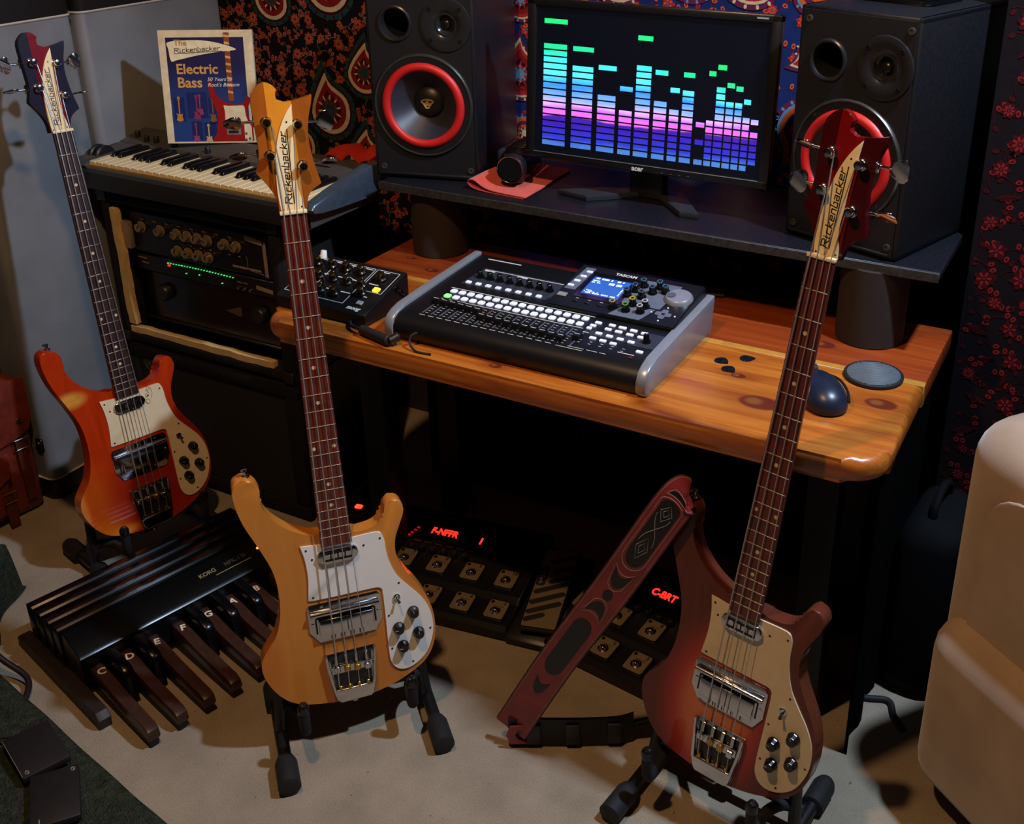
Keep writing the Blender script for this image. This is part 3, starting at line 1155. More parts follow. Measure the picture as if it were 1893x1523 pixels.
def bass(label, mats, origin, U, V, N, loop_keys, signature=False):
    o_, U, V, N = Vector(origin), Vector(U).normalized(), Vector(V).normalized(), Vector(N).normalized()
    Y = -V
    N = U.cross(Y).normalized()
    Y = N.cross(U).normalized()
    Mx = Matrix((U, Y, N)).transposed().to_4x4()
    Mx.translation = o_ - Y * (VB / 1000)
    b = thing('electric_bass', label, 'bass guitar', matrix=Mx, group='three electric basses on floor stands')
    bodym, headm, neckm, boardm, pgm, trcm = mats
    zt = -.009
    bm = B()
    add_prism(bm, body_o, zt - .034, zt, .0036, 3)
    obj('body', bm, bodym, b)
    # neck running into the body
    bm = B()
    rings = []
    for v in (-2, 10, 30, 120, 300, 480, 545, 590):
        hw = halfw(max(v, 0)) - .6
        dep = 15 + (v > 0) * 5 * min(1, v / 480)
        ring = []
        for k in range(11):
            a = PI * k / 10
            x, y = q2(hw * math.cos(a), v)
            ring.append(bm.verts.new((x, y, -.0055 - dep / 1000 * math.sin(a) ** .8)))
        rings.append(ring)
    for r0, r1 in zip(rings, rings[1:]):
        for k in range(10):
            bm.faces.new((r0[k], r0[k + 1], r1[k + 1], r1[k]))
        bm.faces.new((r0[10], r0[0], r1[0], r1[10]))
    bm.faces.new(rings[0])
    bm.faces.new(rings[-1][::-1])
    obj('neck', bm, neckm, b)
    bm = B()
    add_prism(bm, [q2(-halfw(0), 0), q2(halfw(0), 0), q2(halfw(597), 597), q2(-halfw(597), 597)], -.0062, 0, .0008, 1)
    obj('fretboard', bm, boardm, b)
    for n in range(1, 21):
        v = fret_v(n)
        bm = B()
        hw = halfw(v) - .7
        x0, y0 = q2(-hw, v)
        add_prism(bm, [(x0, y0 - .0009), (-x0, y0 - .0009), (-x0, y0 + .0009), (x0, y0 + .0009)], -.0004, .0011, .0008, 3, bottom_bev=False)
        obj('fret', bm, FRETM, b)
    for n in (3, 5, 7, 9, 12, 12.01, 15, 17):
        k = int(n)
        v = (fret_v(k) + fret_v(k - 1)) / 2
        u = 0 if k != 12 else (-17 if n == 12 else 17)
        x, y = q2(u, v)
        bm = B()
        add_lathe(bm, [(.0033, -.001), (.0033, .00015), (0, .0002)], 14, Matrix.Translation((x, y, 0)))
        obj('dot_inlay', bm, PEARL, b)
    bm = B()
    x, y = q2(0, -2.5)
    add_box(bm, (0, y, -.001), (.0435, .006, .0085), .001, 2)
    obj('nut', bm, trcm, b)
    bm = B()
    add_prism(bm, head_o, -.030, -.0130, .0018, 2)
    obj('headstock', bm, headm, b)
    bm = B()
    add_prism(bm, trc_o, -.0135, -.0105, .0006, 1)
    tc = obj('truss_rod_cover', bm, trcm, b)
    bm = B()
    L0 = q2(1.5, -15)
    L1 = q2(4.5, -141)
    dv = Vector(L1) - Vector(L0)
    add_logo(bm, 'Rickenbacker', dv.length * .93, Matrix.Translation((L0[0], L0[1], -.0105)) @ Matrix.Rotation(math.atan2(dv.y, dv.x), 4, 'Z'), .13)
    obj('maker_lettering', bm, mat('logo_black', rgb(18, 15, 14), .4), tc)
    for u, v in ((-14, -6.5), (15.5, -8.5), (8, -146)):
        bm = B()
        add_lathe(bm, [(.0016, 0), (.0014, .0006), (0, .0008)], 10, Matrix.Translation((*q2(u, v), -.0106)))
        obj('screw', bm, DARKMETAL, tc)
    # tuning machines
    posts = [(-23.1, -148.6), (-23.8, -95.5), (24.0, -141.2), (24.6, -74.5)]
    for i, (u, v) in enumerate(posts):
        x, y = q2(u, v)
        sx = -1 if u < 0 else 1
        bm = B()
        add_lathe(bm, [(.0088, 0), (.0088, .0012), (.006, .002), (.0052, .003), (.0052, .0075), (.0072, .009), (.0078, .0125), (.0062, .0165), (0, .0178)], 22, Matrix.Translation((x, y, -.0130)))
        pt_ = obj('tuning_post', bm, CHROME, b)
        edge = .044 if i in (0, 2) else .042
        bm = B()
        # gear housing behind the headstock and shaft out to the side
        add_box(bm, (x + sx * .006, y, -.0335), (.026, .020, .007), .002, 1)
        add_cyl(bm, (x + sx * .012, y, -.0345), (sx * (edge + .016), y, -.0345), .0026, .0022, 12)
        tk = obj('tuning_key', bm, CHROME, pt_)
        # clover-leaf button
        bm = B()
        pts = []
        for k in range(36):
            a = 2 * PI * k / 36
            rr_ = .0150 + .0020 * math.cos(3 * a + PI)
            pts.append((rr_ * math.cos(a) * .95, rr_ * math.sin(a) * 1.12))
        ang = loop_keys[i]
        Kx = Matrix.Translation((sx * (edge + .028), y, -.0345)) @ Matrix.Rotation(R(ang), 4, 'X')
        add_prism(bm, pts, -.0016, .0016, .0012, 2, Kx)
        obj('key_button', bm, CHROME, tk)
    # strings
    su_n = (-15.6, -5.2, 5.2, 15.6)
    su_b = (-27.5, -9.2, 9.2, 27.5)
    order = [1, 0, 2, 3]
    tgt = [posts[1], posts[0], posts[2], posts[3]]
    for i in range(4):
        rr_ = (.0013, .00105, .00085, .0007)[i]
        p0 = (*q2(su_b[i], 884), -.001)
        p1 = (*q2(su_b[i], 842), .0068)
        p2 = (*q2(su_n[i], -1), .0034)
        tx, tv = tgt[i]
        tx += (6.2 if tx < 0 else -6.2)
        p3 = (*q2(tx, tv), -.0065)
        bm = B()
        add_tube(bm, [p0, p1, p2, p3], rr_, 6)
        obj('string', bm, STEEL, b)
    # pickguard
    bm = B()
    add_prism(bm, pg_o, zt + .0002, zt + .0030, .0008, 2)
    pg = obj('pickguard', bm, pgm, b)
    for u, v in SCREWS:
        bm = B()
        add_lathe(bm, [(.0021, 0), (.0018, .0006), (0, .0008)], 10, Matrix.Translation((*q2(u, v), zt + .0030)))
        obj('screw', bm, DARKMETAL, pg)
    # neck pickup
    bm = B()
    add_prism(bm, rrect(.072, .027, .012, 6, q2(0, 617)), zt + .002, zt + .0095, .003, 3)
    npu = obj('neck_pickup', bm, CHROME, b)
    bm = B()
    add_prism(bm, rrect(.052, .0175, .002, 2, q2(0, 617)), zt + .009, zt + .0101)
    obj('pickup_inset', bm, SLOT, npu)
    for k in range(4):
        bm = B()
        add_prism(bm, rrect(.0105, .0085, .001, 2, (q2((k - 1.5) * 12.6, 617))), zt + .0100, zt + .0108, .0003, 1)
        obj('pole_cover', bm, CHROME, npu)
    # bridge pickup plate, bar and cover
    pl_ = [(-62, 708), (60, 708), (66, 715), (66, 762), (52, 786), (-50, 786), (-66, 762), (-66, 716)]
    bm = B()
    add_prism(bm, [q2(*p) for p in pl_], zt + .0002, zt + .0032, .0012, 2)
    bp = obj('bridge_pickup_plate', bm, CHROME, b)
    bm = B()
    add_prism(bm, rrect(.098, .032, .002, 2, q2(0, 754)), zt + .003, zt + .0128, .0022, 2)
    cv = obj('pickup_cover', bm, CHROME, bp)
    bm = B()
    add_prism(bm, rrect(.104, .010, .001, 2, q2(0, 733.5)), zt + .0032, zt + .0042)
    add_prism(bm, rrect(.0015, .030, .0004, 2, q2(2, 753)), zt + .0128, zt + .0132)
    for sx in (-1, 1):
        add_prism(bm, rrect(.003, .030, .0004, 2, q2(sx * 53, 752)), zt + .0032, zt + .0040)
    for k in range(4):
        for d in (-3.2, 3.2):
            add_prism(bm, rrect(.0016, .013, .0004, 2, q2((k - 1.5) * 17 + d, 777)), zt + .0032, zt + .0037)
    obj('slots', bm, SLOT, bp)
    bm = B()
    add_cyl(bm, (*q2(-62, 726), zt + .009), (*q2(62, 726), zt + .009), .0045, .0045, 14, .001)
    add_box(bm, (*q2(-58, 726), zt + .005), (.007, .007, .008))
    add_box(bm, (*q2(58, 726), zt + .005), (.007, .007, .008))
    obj('thumb_bar', bm, CHROME, bp)
    for u, v in ((-59, 747), (59, 747), (-40, 714), (40, 714), (0, 715)):
        bm = B()
        add_lathe(bm, [(.0030, 0), (.0026, .0012), (0, .0018)], 12, Matrix.Translation((*q2(u, v), zt + .0032)))
        obj('screw', bm, CHROME, bp)
    # bridge and tailpiece
    tp = [(-47, 814), (46, 814), (44, 850), (36, 906), (30, 914.5), (-28, 915), (-35, 907), (-44, 850)]
    bm = B()
    add_prism(bm, [q2(*p) for p in tp], zt + .0002, zt + .0030, .001, 2)
    br = obj('tailpiece', bm, CHROME, b)
    bm = B()
    add_prism(bm, [q2(*p) for p in ((-40, 887), (39, 887), (35, 908), (29, 914.5), (-27, 915), (-34, 908))], zt + .003, zt + .0115, .003, 3)
    obj('tail_block', bm, CHROME, br)
    for sx in (-1, 1):
        bm = B()
        add_prism(bm, [q2(*p) for p in ((sx * 46, 815), (sx * 42, 815), (sx * 33, 890), (sx * 39, 890))], zt + .003, zt + .0115, .001, 1)
        obj('side_rail', bm, CHROME, br)
    bm = B()
    add_prism(bm, [q2(*p) for p in ((-38, 822), (38, 822), (33, 886), (-33, 886))], zt + .0030, zt + .0036)
    obj('bridge_cavity', bm, mat('bridge_dark_steel', rgb(60, 60, 60), .35, .8), br)
    bm = B()
    add_prism(bm, rrect(.074, .016, .003, 3, q2(0, 846)), zt + .0036, zt + .0095, .0015, 2)
    obj('bridge_bar', bm, CHROME, br)
    for k in range(4):
        bm = B()
        add_box(bm, (*q2(su_b[k], 843 + 2 * k), zt + .0118), (.0115, .012, .0065), .0012, 1)
        obj('saddle', bm, BRASS if k in (1, 2) else CHROME, br)
        bm = B()
        add_cyl(bm, (*q2(su_b[k], 819), zt + .0085), (*q2(su_b[k], 836), zt + .0085), .0032, .0032, 10, .0006)
        obj('intonation_screw', bm, CHROME, br)
        bm = B()
        add_cyl(bm, (*q2(su_b[k] * .92, 880), zt + .007), (*q2(su_b[k] * .92, 888), zt + .007), .004, .004, 12, .0006)
        obj('ball_end', bm, BRASS, br)
    # controls
    for u, v, a in ((122, 766, 10), (92.5, 792.4, 80), (128, 811, 10), (96.6, 831.5, 80)):
        x, y = q2(u, v)
        bm = B()
        add_lathe(bm, [(.0112, 0), (.0112, .003), (.0098, .0055), (.0088, .0125), (.0078, .0140), (0, .0142)], 12, Matrix.Translation((x, y, zt + .0030)))
        kb = obj('control_knob', bm, KNOB, b, smooth=25)
        bm = B()
        add_box(bm, (0, .0055, .0144), (.0012, .006, .0006), 0, 1, Matrix.Translation((x, y, zt + .0030)) @ Matrix.Rotation(R(a), 4, 'Z'))
        obj('pointer_line', bm, GREYP, kb)
    x, y = q2(95, 729)
    bm = B()
    add_lathe(bm, [(.0065, 0), (.0065, .0022), (.0045, .003), (.0045, .005)], 14, Matrix.Translation((x, y, zt + .0030)))
    sw = obj('pickup_switch', bm, CHROME, b)
    bm = B()
    add_tube(bm, [(x, y, zt + .006), (x + .001, y - .003, zt + .012), (x + .002, y - .0055, zt + .017)], [.0016, .002, .003], 10)
    obj('switch_lever', bm, KNOB, sw)
    # strap buttons
    for (u, v, w, du, dv) in ((-134, 446, -.026, -.15, -1), (0, 920, -.026, 0, 1)):
        x, y = q2(u, v)
        bm = B()
        d = Vector((du, -dv, 0)).normalized()
        M_, _ = axis((x, y, w), Vector((x, y, w)) + d)
        add_lathe(bm, [(.0065, -.002), (.0065, .0015), (.0035, .003), (.0035, .0075), (.0062, .010), (.0058, .0125), (0, .0135)], 16, M_)
        obj('strap_button', bm, CHROME, b)
    if signature:
        bm = B()
        Sx = Matrix.Translation((*q2(44, 632), zt + .0031)) @ Matrix.Rotation(R(70), 4, 'Z')
        for pl in ([(0, 0), (4, 7), (10, 6), (11, 0), (5, -3), (1, 1), (9, 10), (16, 6), (20, 2), (17, 8), (22, 10), (27, 3), (31, 9), (36, 2), (42, 10)], [(14, -4), (26, -5), (40, 2)], [(30, 12), (36, 9), (44, 13)]):
            pp = spline([(p[0] / 1000, p[1] / 1000) for p in pl], 4)
            for a_, b_ in zip(pp, pp[1:]):
                add_stroke(bm, a_, b_, .0007, 0, .0002, Sx)
        obj('pen_signature', bm, mat('ink', rgb(30, 28, 34), .5), pg)
    return b


board_dark = mat('dark_rosewood', rgb(48, 28, 26), .4, var=.3, scale=40, coat=.2)
board_red = mat('red_rosewood', rgb(92, 34, 22), .35, var=.3, scale=40, coat=.4)
PGW = mat('white_pickguard', rgb(232, 224, 212), .35, var=.02, coat=.3)
PGC = mat('aged_cream_pickguard', rgb(226, 206, 168), .35, var=.03, coat=.3)
TRW = mat('cream_nameplate', rgb(232, 212, 165), .35, var=.02, coat=.3)
mA = (bass_wood('faded_fireglo_lacquer', rgb(184, 50, 10), rgb(120, 24, 10), blobs=(  # yellow, orange and dark red ellipses mixed into the lacquer colour
    ((-.122, .352, -.01), (.030, .016, .05), rgb(214, 150, 60), 1.1), ((-.152, .075, -.01), (.010, .075, .05), rgb(228, 150, 70), 1.3), ((-.10, .020, -.01), (.055, .012, .05), rgb(224, 140, 50), 1.2), ((-.135, .03, -.01), (.06, .03, .05), rgb(205, 110, 20), .8),
    ((-.125, .10, -.01), (.04, .09, .05), rgb(190, 84, 14), .7), ((.0, .10, -.01), (.09, .08, .05), rgb(128, 28, 14), .7), ((.12, .14, -.01), (.05, .14, .05), rgb(132, 28, 16), .7))),
      head_wood('faded_fireglo_headstock', rgb(118, 18, 34), rgb(36, 34, 52)), mat('red_lacquered_neck', rgb(90, 22, 16), .3, coat=.8), board_dark, PGC, TRW)
mB = (bass_wood('natural_maple_lacquer', rgb(198, 124, 48), rgb(170, 90, 30), grain=.10, blobs=(((-.145, .11, -.01), (.025, .07, .05), rgb(182, 86, 20), .5), ((.05, .07, -.01), (.05, .08, .05), rgb(176, 92, 36), .4))),
      head_wood('maple_and_walnut_headstock', rgb(214, 138, 38), rgb(156, 84, 24)), mat('maple_neck', rgb(190, 100, 36), .3, coat=.8), board_red, PGW, TRW)
mC = (bass_wood('cherry_sunburst_lacquer', rgb(212, 122, 78), rgb(46, 2, 12), grain=.2, burst=(((-.018, .125, -.01), (.078, .125, .10)),)),
      head_wood('cherry_headstock', rgb(120, 12, 12), rgb(64, 6, 10)), mat('cherry_neck', rgb(88, 10, 12), .3, coat=.8), board_red, PGC, TRW)
bass('orange-red electric bass with yellow-patched edges and dark headstock beside the grey case', mA, (-2.0222, 1.5198, .9913), (.2516, .9676, -.023), (.1737, -.0685, -.9824), (.9521, -.2432, .1853), (12, 80, 8, 86), True)
bass('natural maple electric bass with white pickguard standing in front of the rack', mB, (-1.191, 1.2873, 1.006), (.6694, .7429, .0077), (.1037, -.0831, -.9911), (.7357, -.6642, .1326), (52, 66, 8, 70))
bass_c = bass('cherry sunburst electric bass with cream pickguard and leather strap', mC, (-.3686, 1.4532, 1.0155), (.9888, -.1342, -.0651), (-.0839, -.1394, -.9867), (-.1233, -.9811, .1491), (66, 8, 12, 60))
# ---------------------------------------------------------------- digital recorder / mixer on the desk
rec = upthing('digital_recorder', 'black multitrack recorder with silver end caps and rows of lit buttons on the desk', 'recorder', (-1.136, 1.428, .74))
RW, RD = .512, .30
PANEL = mat('recorder_black', rgb(15, 16, 18), .38, var=.1)
SILV = mat('silver_end_cap', rgb(150, 155, 162), .32, .35, var=.05)
LIT = glow('lit_white_button', rgb(225, 232, 255), .36, rgb(200, 205, 215))
LITG = glow('lit_green_button', rgb(120, 230, 120), 1.0)
SLATE = mat('slate_field', rgb(46, 52, 62), .45)
# side profile (y, z): rounded nose, sloping top
PROF = [(.006, .002), (0, .012), (.001, .026), (.008, .038), (.02, .0445), (.04, .048), (.15, .0545), (.30, .062), (.30, .002)]


def top_z(y):
    return .048 + (y - .04) * (.0545 - .048) / .11 if y < .15 else .0545 + (y - .15) * .0075 / .15


bm = B()
add_prism(bm, PROF, 0, RW - .036, 0, 1, Matrix.Translation((.018, 0, 0)) @ Matrix(((0, 0, 1, 0), (1, 0, 0, 0), (0, 1, 0, 0), (0, 0, 0, 1))))
obj('body', bm, PANEL, rec)
CAPP = [(.004, 0), (-.003, .010), (-.002, .028), (.006, .042), (.02, .049), (.04, .0525), (.15, .059), (.302, .067), (.302, .055), (.29, 0)]
for x in (0, RW - .018):
    bm = B()
    add_prism(bm, CAPP, 0, .018, .003, 2, Matrix.Translation((x, 0, 0)) @ Matrix(((0, 0, 1, 0), (1, 0, 0, 0), (0, 1, 0, 0), (0, 0, 0, 1))))
    obj('end_cap', bm, SILV, rec, label='silver end cap')
SL = math.atan2(.0075, .15)


def on_top(x, y, dz=0):
    return Matrix.Translation((x, y, top_z(y) + dz)) @ Matrix.Rotation(SL, 4, 'X')


def key(x, y, w, h, m, M, name='button', th=.0022, par=None, r=.0012):
    bm = B()
    add_prism(bm, rrect(w, h, min(r, w * .45, h * .45), 2), 0, th, .0006, 1, M)
    return obj(name, bm, m, par or rec)


# two rows of 16 lit channel buttons
for r_, yy in ((0, .1290), (1, .1075)):
    for k in range(16):
        x = .065 + .0182 * k
        key(0, 0, .0130, .0125, LITG if (r_ == 1 and k == 0) else LIT, on_top(x, yy), 'channel_button', .003, None, .0035)
bm = B()
add_prism(bm, rrect(.300, .0016, .0005, 1), 0, .0004, 0, 1, on_top(.200, .1430))
add_prism(bm, rrect(.300, .0014, .0005, 1), 0, .0004, 0, 1, on_top(.200, .0965))
for k in range(15):
    add_prism(bm, rrect(.012, .0012, .0004, 1), 0, .0004, 0, 1, on_top(.065 + .0182 * k, .026))
for k in range(16):
    for j in range(7):
        add_prism(bm, rrect(.006, .0007, .0002, 1), 0, .0003, 0, 1, on_top(.068 + .0182 * k, .036 + .0085 * j))
for x, y, w, h in ((.080, .285, .075, .003), (.400, .086, .09, .0018), (.370, .030, .03, .001), (.400, .030, .02, .001), (.36, .024, .05, .001), (.455, .045, .03, .0016), (.42, .03, .012, .001)):
    add_prism(bm, rrect(w, h, .0004, 1), 0, .0004, 0, 1, on_top(x, y))
obj('panel_print', bm, WHITEP, rec, smooth=0, kind='stuff')
# faders
FCAP = mat('fader_cap', rgb(10, 10, 11), .35)
for k in range(17):
    x = .061 + .0182 * k + (.006 if k == 16 else 0)
    bm = B()
    add_prism(bm, rrect(.0024, .060, .001, 2), 0, .0004, 0, 1, on_top(x, .062))
    sl = obj('fader_slot', bm, mat('fader_slot_grey', rgb(88, 96, 108), .4), rec)
    pos = .078 - .0012 * k if k < 6 else (.056 - .0012 * (k - 6) if k < 16 else .06)
    bm = B()
    add_hex(bm, [(-.006, -.010, 0), (.006, -.010, 0), (.006, .010, 0), (-.006, .010, 0)], [(-.0052, -.0075, .009), (.0052, -.0075, .009), (.0052, .0075, .009), (-.0052, .0075, .009)], on_top(x, pos))
    fc = obj('fader_cap', bm, FCAP, sl)
    bm = B()
    add_box(bm, (0, 0, .0092), (.0104, .0012, .0005), 0, 1, on_top(x, pos))
    obj('cap_line', bm, WHITEP, fc)
# input section field with eight knobs
bm = B()
add_prism(bm, [(-.095, -.042), (.086, -.042), (.100, .036), (-.088, .036)], 0, .0005, 0, 1, on_top(.150, .208))
obj('input_field', bm, SLATE, rec)
bm = B()
add_prism(bm, rrect(.18, .0016, .0005, 1), 0, .0004, 0, 1, on_top(.155, .2385, .0004))
add_prism(bm, rrect(.022, .004, .0005, 1), 0, .0006, 0, 1, on_top(.078, .2340, .0004))
add_prism(bm, rrect(.022, .004, .0005, 1), 0, .0006, 0, 1, on_top(.150, .2340, .0004))
obj('input_print', bm, WHITEP, rec, smooth=0, kind='stuff')


def pot(M, r, h, m, name='knob', cap=None, par=None, pointer=None):
    bm = B()
    add_lathe(bm, [(r * 1.2, 0), (r * 1.15, h * .25), (r * .85, h * .4), (r * .78, h * .92), (r * .6, h), (0, h)], 16, M)
    o = obj(name, bm, m, par or rec)
    if cap:
        bm = B()
        add_lathe(bm, [(r * .78, h * .96), (r * .78, h * 1.03), (r * .5, h * 1.03), (r * .45, h * .9)], 16, M)
        obj('knob_cap', bm, cap, o)
    if pointer:
        bm = B()
        add_box(bm, (0, r * .45, h), (r * .22, r * .75, .0008), 0, 1, M)
        obj('pointer', bm, pointer, o)
    return o


for k in range(8):
    pot(on_top(.076 + .0214 * k, .203), .0066, .015, KNOB)
    key(0, 0, .0105, .0085, LIT, on_top(.068 + .0216 * k, .1740), 'input_button', .003)
# raised display panel
DM = Matrix.Translation((.376, .146, .0575)) @ Matrix.Rotation(R(7.5), 4, 'X')
DW, DD = .272, .168
bm = B()
add_hex(bm, [(-.128, 0, -.004), (.122, 0, -.004), (.122, .150, -.020), (-.128, .150, -.020)], [(-.126, 0, .004), (.120, 0, .004), (.120, .150, .008), (-.126, .150, .008)], DM)
bmesh.ops.bevel(bm, geom=list(bm.edges), offset=.002, segments=2, affect='EDGES')
dp = obj('display_panel', bm, PANEL, rec)


def on_d(x, y, dz=.0):
    return DM @ Matrix.Translation((x, y, .0041 + .0242 * y + dz)) @ Matrix.Rotation(math.atan(.0242), 4, 'X')


t = NT('recorder_lcd')
t.color(rgb(20, 50, 120))
sepx = t.n('ShaderNodeTexBrick')
sepx.inputs['Scale'].default_value = 160
sepx.inputs['Color1'].default_value = rgb(60, 130, 225)
sepx.inputs['Color2'].default_value = rgb(50, 115, 215)
sepx.inputs['Mortar'].default_value = rgb(70, 145, 235)
sepx.inputs['Mortar Size'].default_value = .03
t.l(t.co(), sepx.inputs['Vector'])
t.l(sepx.outputs[0], t.b.inputs['Emission Color'])
t.b.inputs['Emission Strength'].default_value = .42
LCD = t.set(.2)
bm = B()
add_prism(bm, [(-.046, -.004), (.046, -.004), (.046, .086), (-.046, .086)], 0, .001, .0004, 1, on_d(-.046, .042))
obj('screen_frame', bm, GLOSS, rec)
bm = B()
add_prism(bm, rrect(.074, .062, .001, 1), 0, .0014, 0, 1, on_d(-.046, .082))
lc = obj('lcd_screen', bm, LCD, rec)
bm = B()
LT = glow('lcd_text', rgb(220, 240, 255), .8)
for x, y, w, h in ((-.015, .026, .034, .005), (.018, .026, .014, .005), (-.026, .017, .018, .003), (-.026, .011, .018, .003), (.012, .014, .026, .007), (-.026, -.018, .012, .002), (0, -.026, .06, .003), (-.02, -.022, .03, .0015)):
    nchar = max(2, int(w / .0035))
    for k in range(nchar):
        if (k * 7 + int(y * 1e3)) % 5:
            add_prism(bm, rrect(w / nchar * .72, h, .0002, 1), 0, .0003, 0, 1, on_d(-.046 + x - w / 2 + w / nchar * (k + .5), .082 + y, .0014))
for k in range(6):
    add_prism(bm, rrect(.003, .0025, .0002, 1), 0, .0003, 0, 1, on_d(-.014, .064 + k * .005, .0014))
obj('lcd_text', bm, LT, lc, smooth=0, kind='stuff')
text('maker_lettering', 'TASCAM', .011, WHITEP, rec, on_d(-.030, .135, .0003), bold=.0003)
bm = B()
add_prism(bm, [(-.012, -.04), (.010, -.04), (.014, .042), (-.006, .042)], 0, .0006, 0, 1, on_d(-.108, .098))
obj('slate_strip', bm, mat('pale_slate', rgb(96, 104, 118), .45), rec)
for k in range(4):
    key(0, 0, .012, .006, LIT, on_d(-.112 + .004 * k, .070 + k * .018, .0006), 'display_button')
bm = B()
add_prism(bm, [(-.04, -.02), (.038, -.02), (.046, .065), (-.022, .065)], 0, .0005, 0, 1, on_d(.036, .068))
obj('pale_field', bm, mat('pale_slate', rgb(96, 104, 118), .45), rec)
bm = B()
add_prism(bm, [(-.034, -.024), (.026, -.024), (.040, .016), (-.014, .016)], 0, .0005, 0, 1, on_d(.028, .028))
obj('pale_field', bm, mat('pale_slate', rgb(96, 104, 118), .45), rec)
BLUEC = mat('blue_grey_cap', rgb(60, 92, 110), .4)
for x, y in ((.016, .112), (.046, .116), (.008, .092), (.040, .095), (.000, .072), (.028, .074), (.062, .104)):
    pot(on_d(x, y), .0074, .015, KNOB, 'eq_knob', BLUEC)
for x, y, cm in ((-.006, .026, rgb(180, 160, 30)), (.024, .046, rgb(180, 170, 30)), (.020, .024, rgb(90, 150, 50)), (.048, .046, rgb(180, 180, 175)), (.046, .028, rgb(180, 180, 175))):
    pot(on_d(x, y), .0072, .015, KNOB, 'send_knob', mat('cap_%d' % int(cm[0] * 999 + cm[1] * 99), cm, .4))
bm = B()
add_lathe(bm, [(.026, 0), (.025, .005), (.022, .008), (.012, .0085), (0, .0085)], 36, on_d(.092, .092))
jw = obj('jog_wheel', bm, mat('jog_silver', rgb(180, 182, 186), .3, .6), rec)
bm = B()
add_lathe(bm, [(.008, 0), (.0068, -.001), (0, -.0012)], 18, on_d(.080, .088, .0096))
obj('finger_dimple', bm, mat('jog_dimple', rgb(120, 122, 128), .3, .6), jw)
for a in range(4):
    bm = B()
    add_prism(bm, rrect(.012, .012, .004, 3, (0, .009)), 0, .0012, .0004, 1, on_d(.086, .036) @ Matrix.Rotation(a * PI / 2, 4, 'Z'))
    obj('cursor_key', bm, mat('pale_slate', rgb(96, 104, 118), .45), rec)
for a in range(4):
    bm = B()
    add_lathe(bm, [(.0016, 0), (.0014, .0012), (0, .0014)], 8, on_d(.086 + .022 * math.cos(a * PI / 2), .036 + .022 * math.sin(a * PI / 2)))
    obj('cursor_led', bm, LIT, rec)
for k in range(4):
    key(0, 0, .010, .005, BLACK, on_d(-.080 + .024 * k, .024), 'function_key')
    bm = B()
    add_prism(bm, rrect(.006, .0012, .0003, 1), 0, .0003, 0, 1, on_d(-.080 + .024 * k, .034))
    obj('function_print', bm, WHITEP, rec)
key(0, 0, .018, .012, GREYP, on_d(-.112, .036), 'locate_key')
# master and transport section
bm = B()
add_prism(bm, [(-.044, -.006), (.044, -.006), (.050, .012), (-.038, .012)], 0, .0005, 0, 1, on_top(.408, .086))
obj('slate_bar', bm, SLATE, rec)
for x, y, w in ((.366, .124, .012), (.362, .111, .011), (.360, .100, .009), (.392, .125, .012), (.412, .124, .014), (.434, .122, .013), (.455, .120, .012), (.392, .109, .012), (.412, .108, .013), (.434, .106, .013), (.455, .105, .012), (.384, .089, .012), (.405, .087, .012), (.426, .085, .012), (.447, .083, .012), (.382, .070, .012), (.402, .068, .012), (.422, .066, .012), (.474, .058, .012)):
    key(0, 0, w, .0066, LIT, on_top(x, y), 'transport_button', .003)
bm = B()
add_prism(bm, [(-.022, -.024), (.018, -.024), (.026, .028), (-.014, .028)], 0, .0005, 0, 1, on_top(.472, .098))
obj('slate_field', bm, SLATE, rec)
pot(on_top(.470, .094, .0005), .0062, .016, KNOB, 'shuttle_knob', None, None, WHITEP)
bm = B()
for k in range(5):
    for j in range(2):
        add_prism(bm, rrect(.005, .001, .0003, 1), 0, .0003, 0, 1, on_top(.365 + .02 * k, .050 + j * .008))
obj('transport_print', bm, WHITEP, rec, smooth=0, kind='stuff')
bm = B()
add_prism(bm, rrect(.006, .005, .001, 1), 0, .0012, 0, 1, on_top(.468, .036))
obj('record_mark', bm, mat('dull_red', rgb(120, 20, 20), .4), rec)

# cables behind the recorder
for k in range(6):
    x = -1.02 + .022 * k
    bm = B()
    add_tube(bm, spline([up(x, 1.735, .765), up(x + .02, 1.77, .762), up(x + .06 + .01 * k, 1.83, .746), up(x + .15 + .02 * k, 1.88, .7445)], 5), .004, 8)
    tag(obj('audio_cable', bm, RUBBER), 'black cable plugged into the back of the recorder', 'cable', 'cables behind the recorder')

# headphone plug and thin cable at the recorder's front left corner
pg_ = upthing('jack_plug', 'black right-angle jack plug lying at the front left corner of the recorder', 'plug', (-1.150, 1.404, .7515))
bm = B()
add_cyl(bm, (-.03, .012, 0), (.045, -.006, .001), .0085, .0095, 16, .002)
obj('plug_body', bm, RUBBER, pg_)
bm = B()
add_cyl(bm, (.045, -.006, -.001), (.056, .010, .006), .0085, .0085, 16, .002)
obj('plug_head', bm, BLACK, pg_)
bm = B()
add_tube(bm, spline([(-.03, .012, 0), (-.06, .022, -.003), (-.08, .05, -.006), (-.07, .09, -.007), (-.04, .13, -.007)], 6), .0035, 8)
obj('cord', bm, RUBBER, pg_)
bm = B()
add_tube(bm, spline([up(-1.062, 1.424, .766), up(-1.068, 1.415, .763), up(-1.068, 1.408, .752), up(-1.05, 1.400, .743), up(-1.02, 1.402, .7424)], 6), .0022, 8)
tag(obj('thin_cable', bm, RUBBER), 'thin black wire curling out of the recorder front onto the desk edge', 'cable')

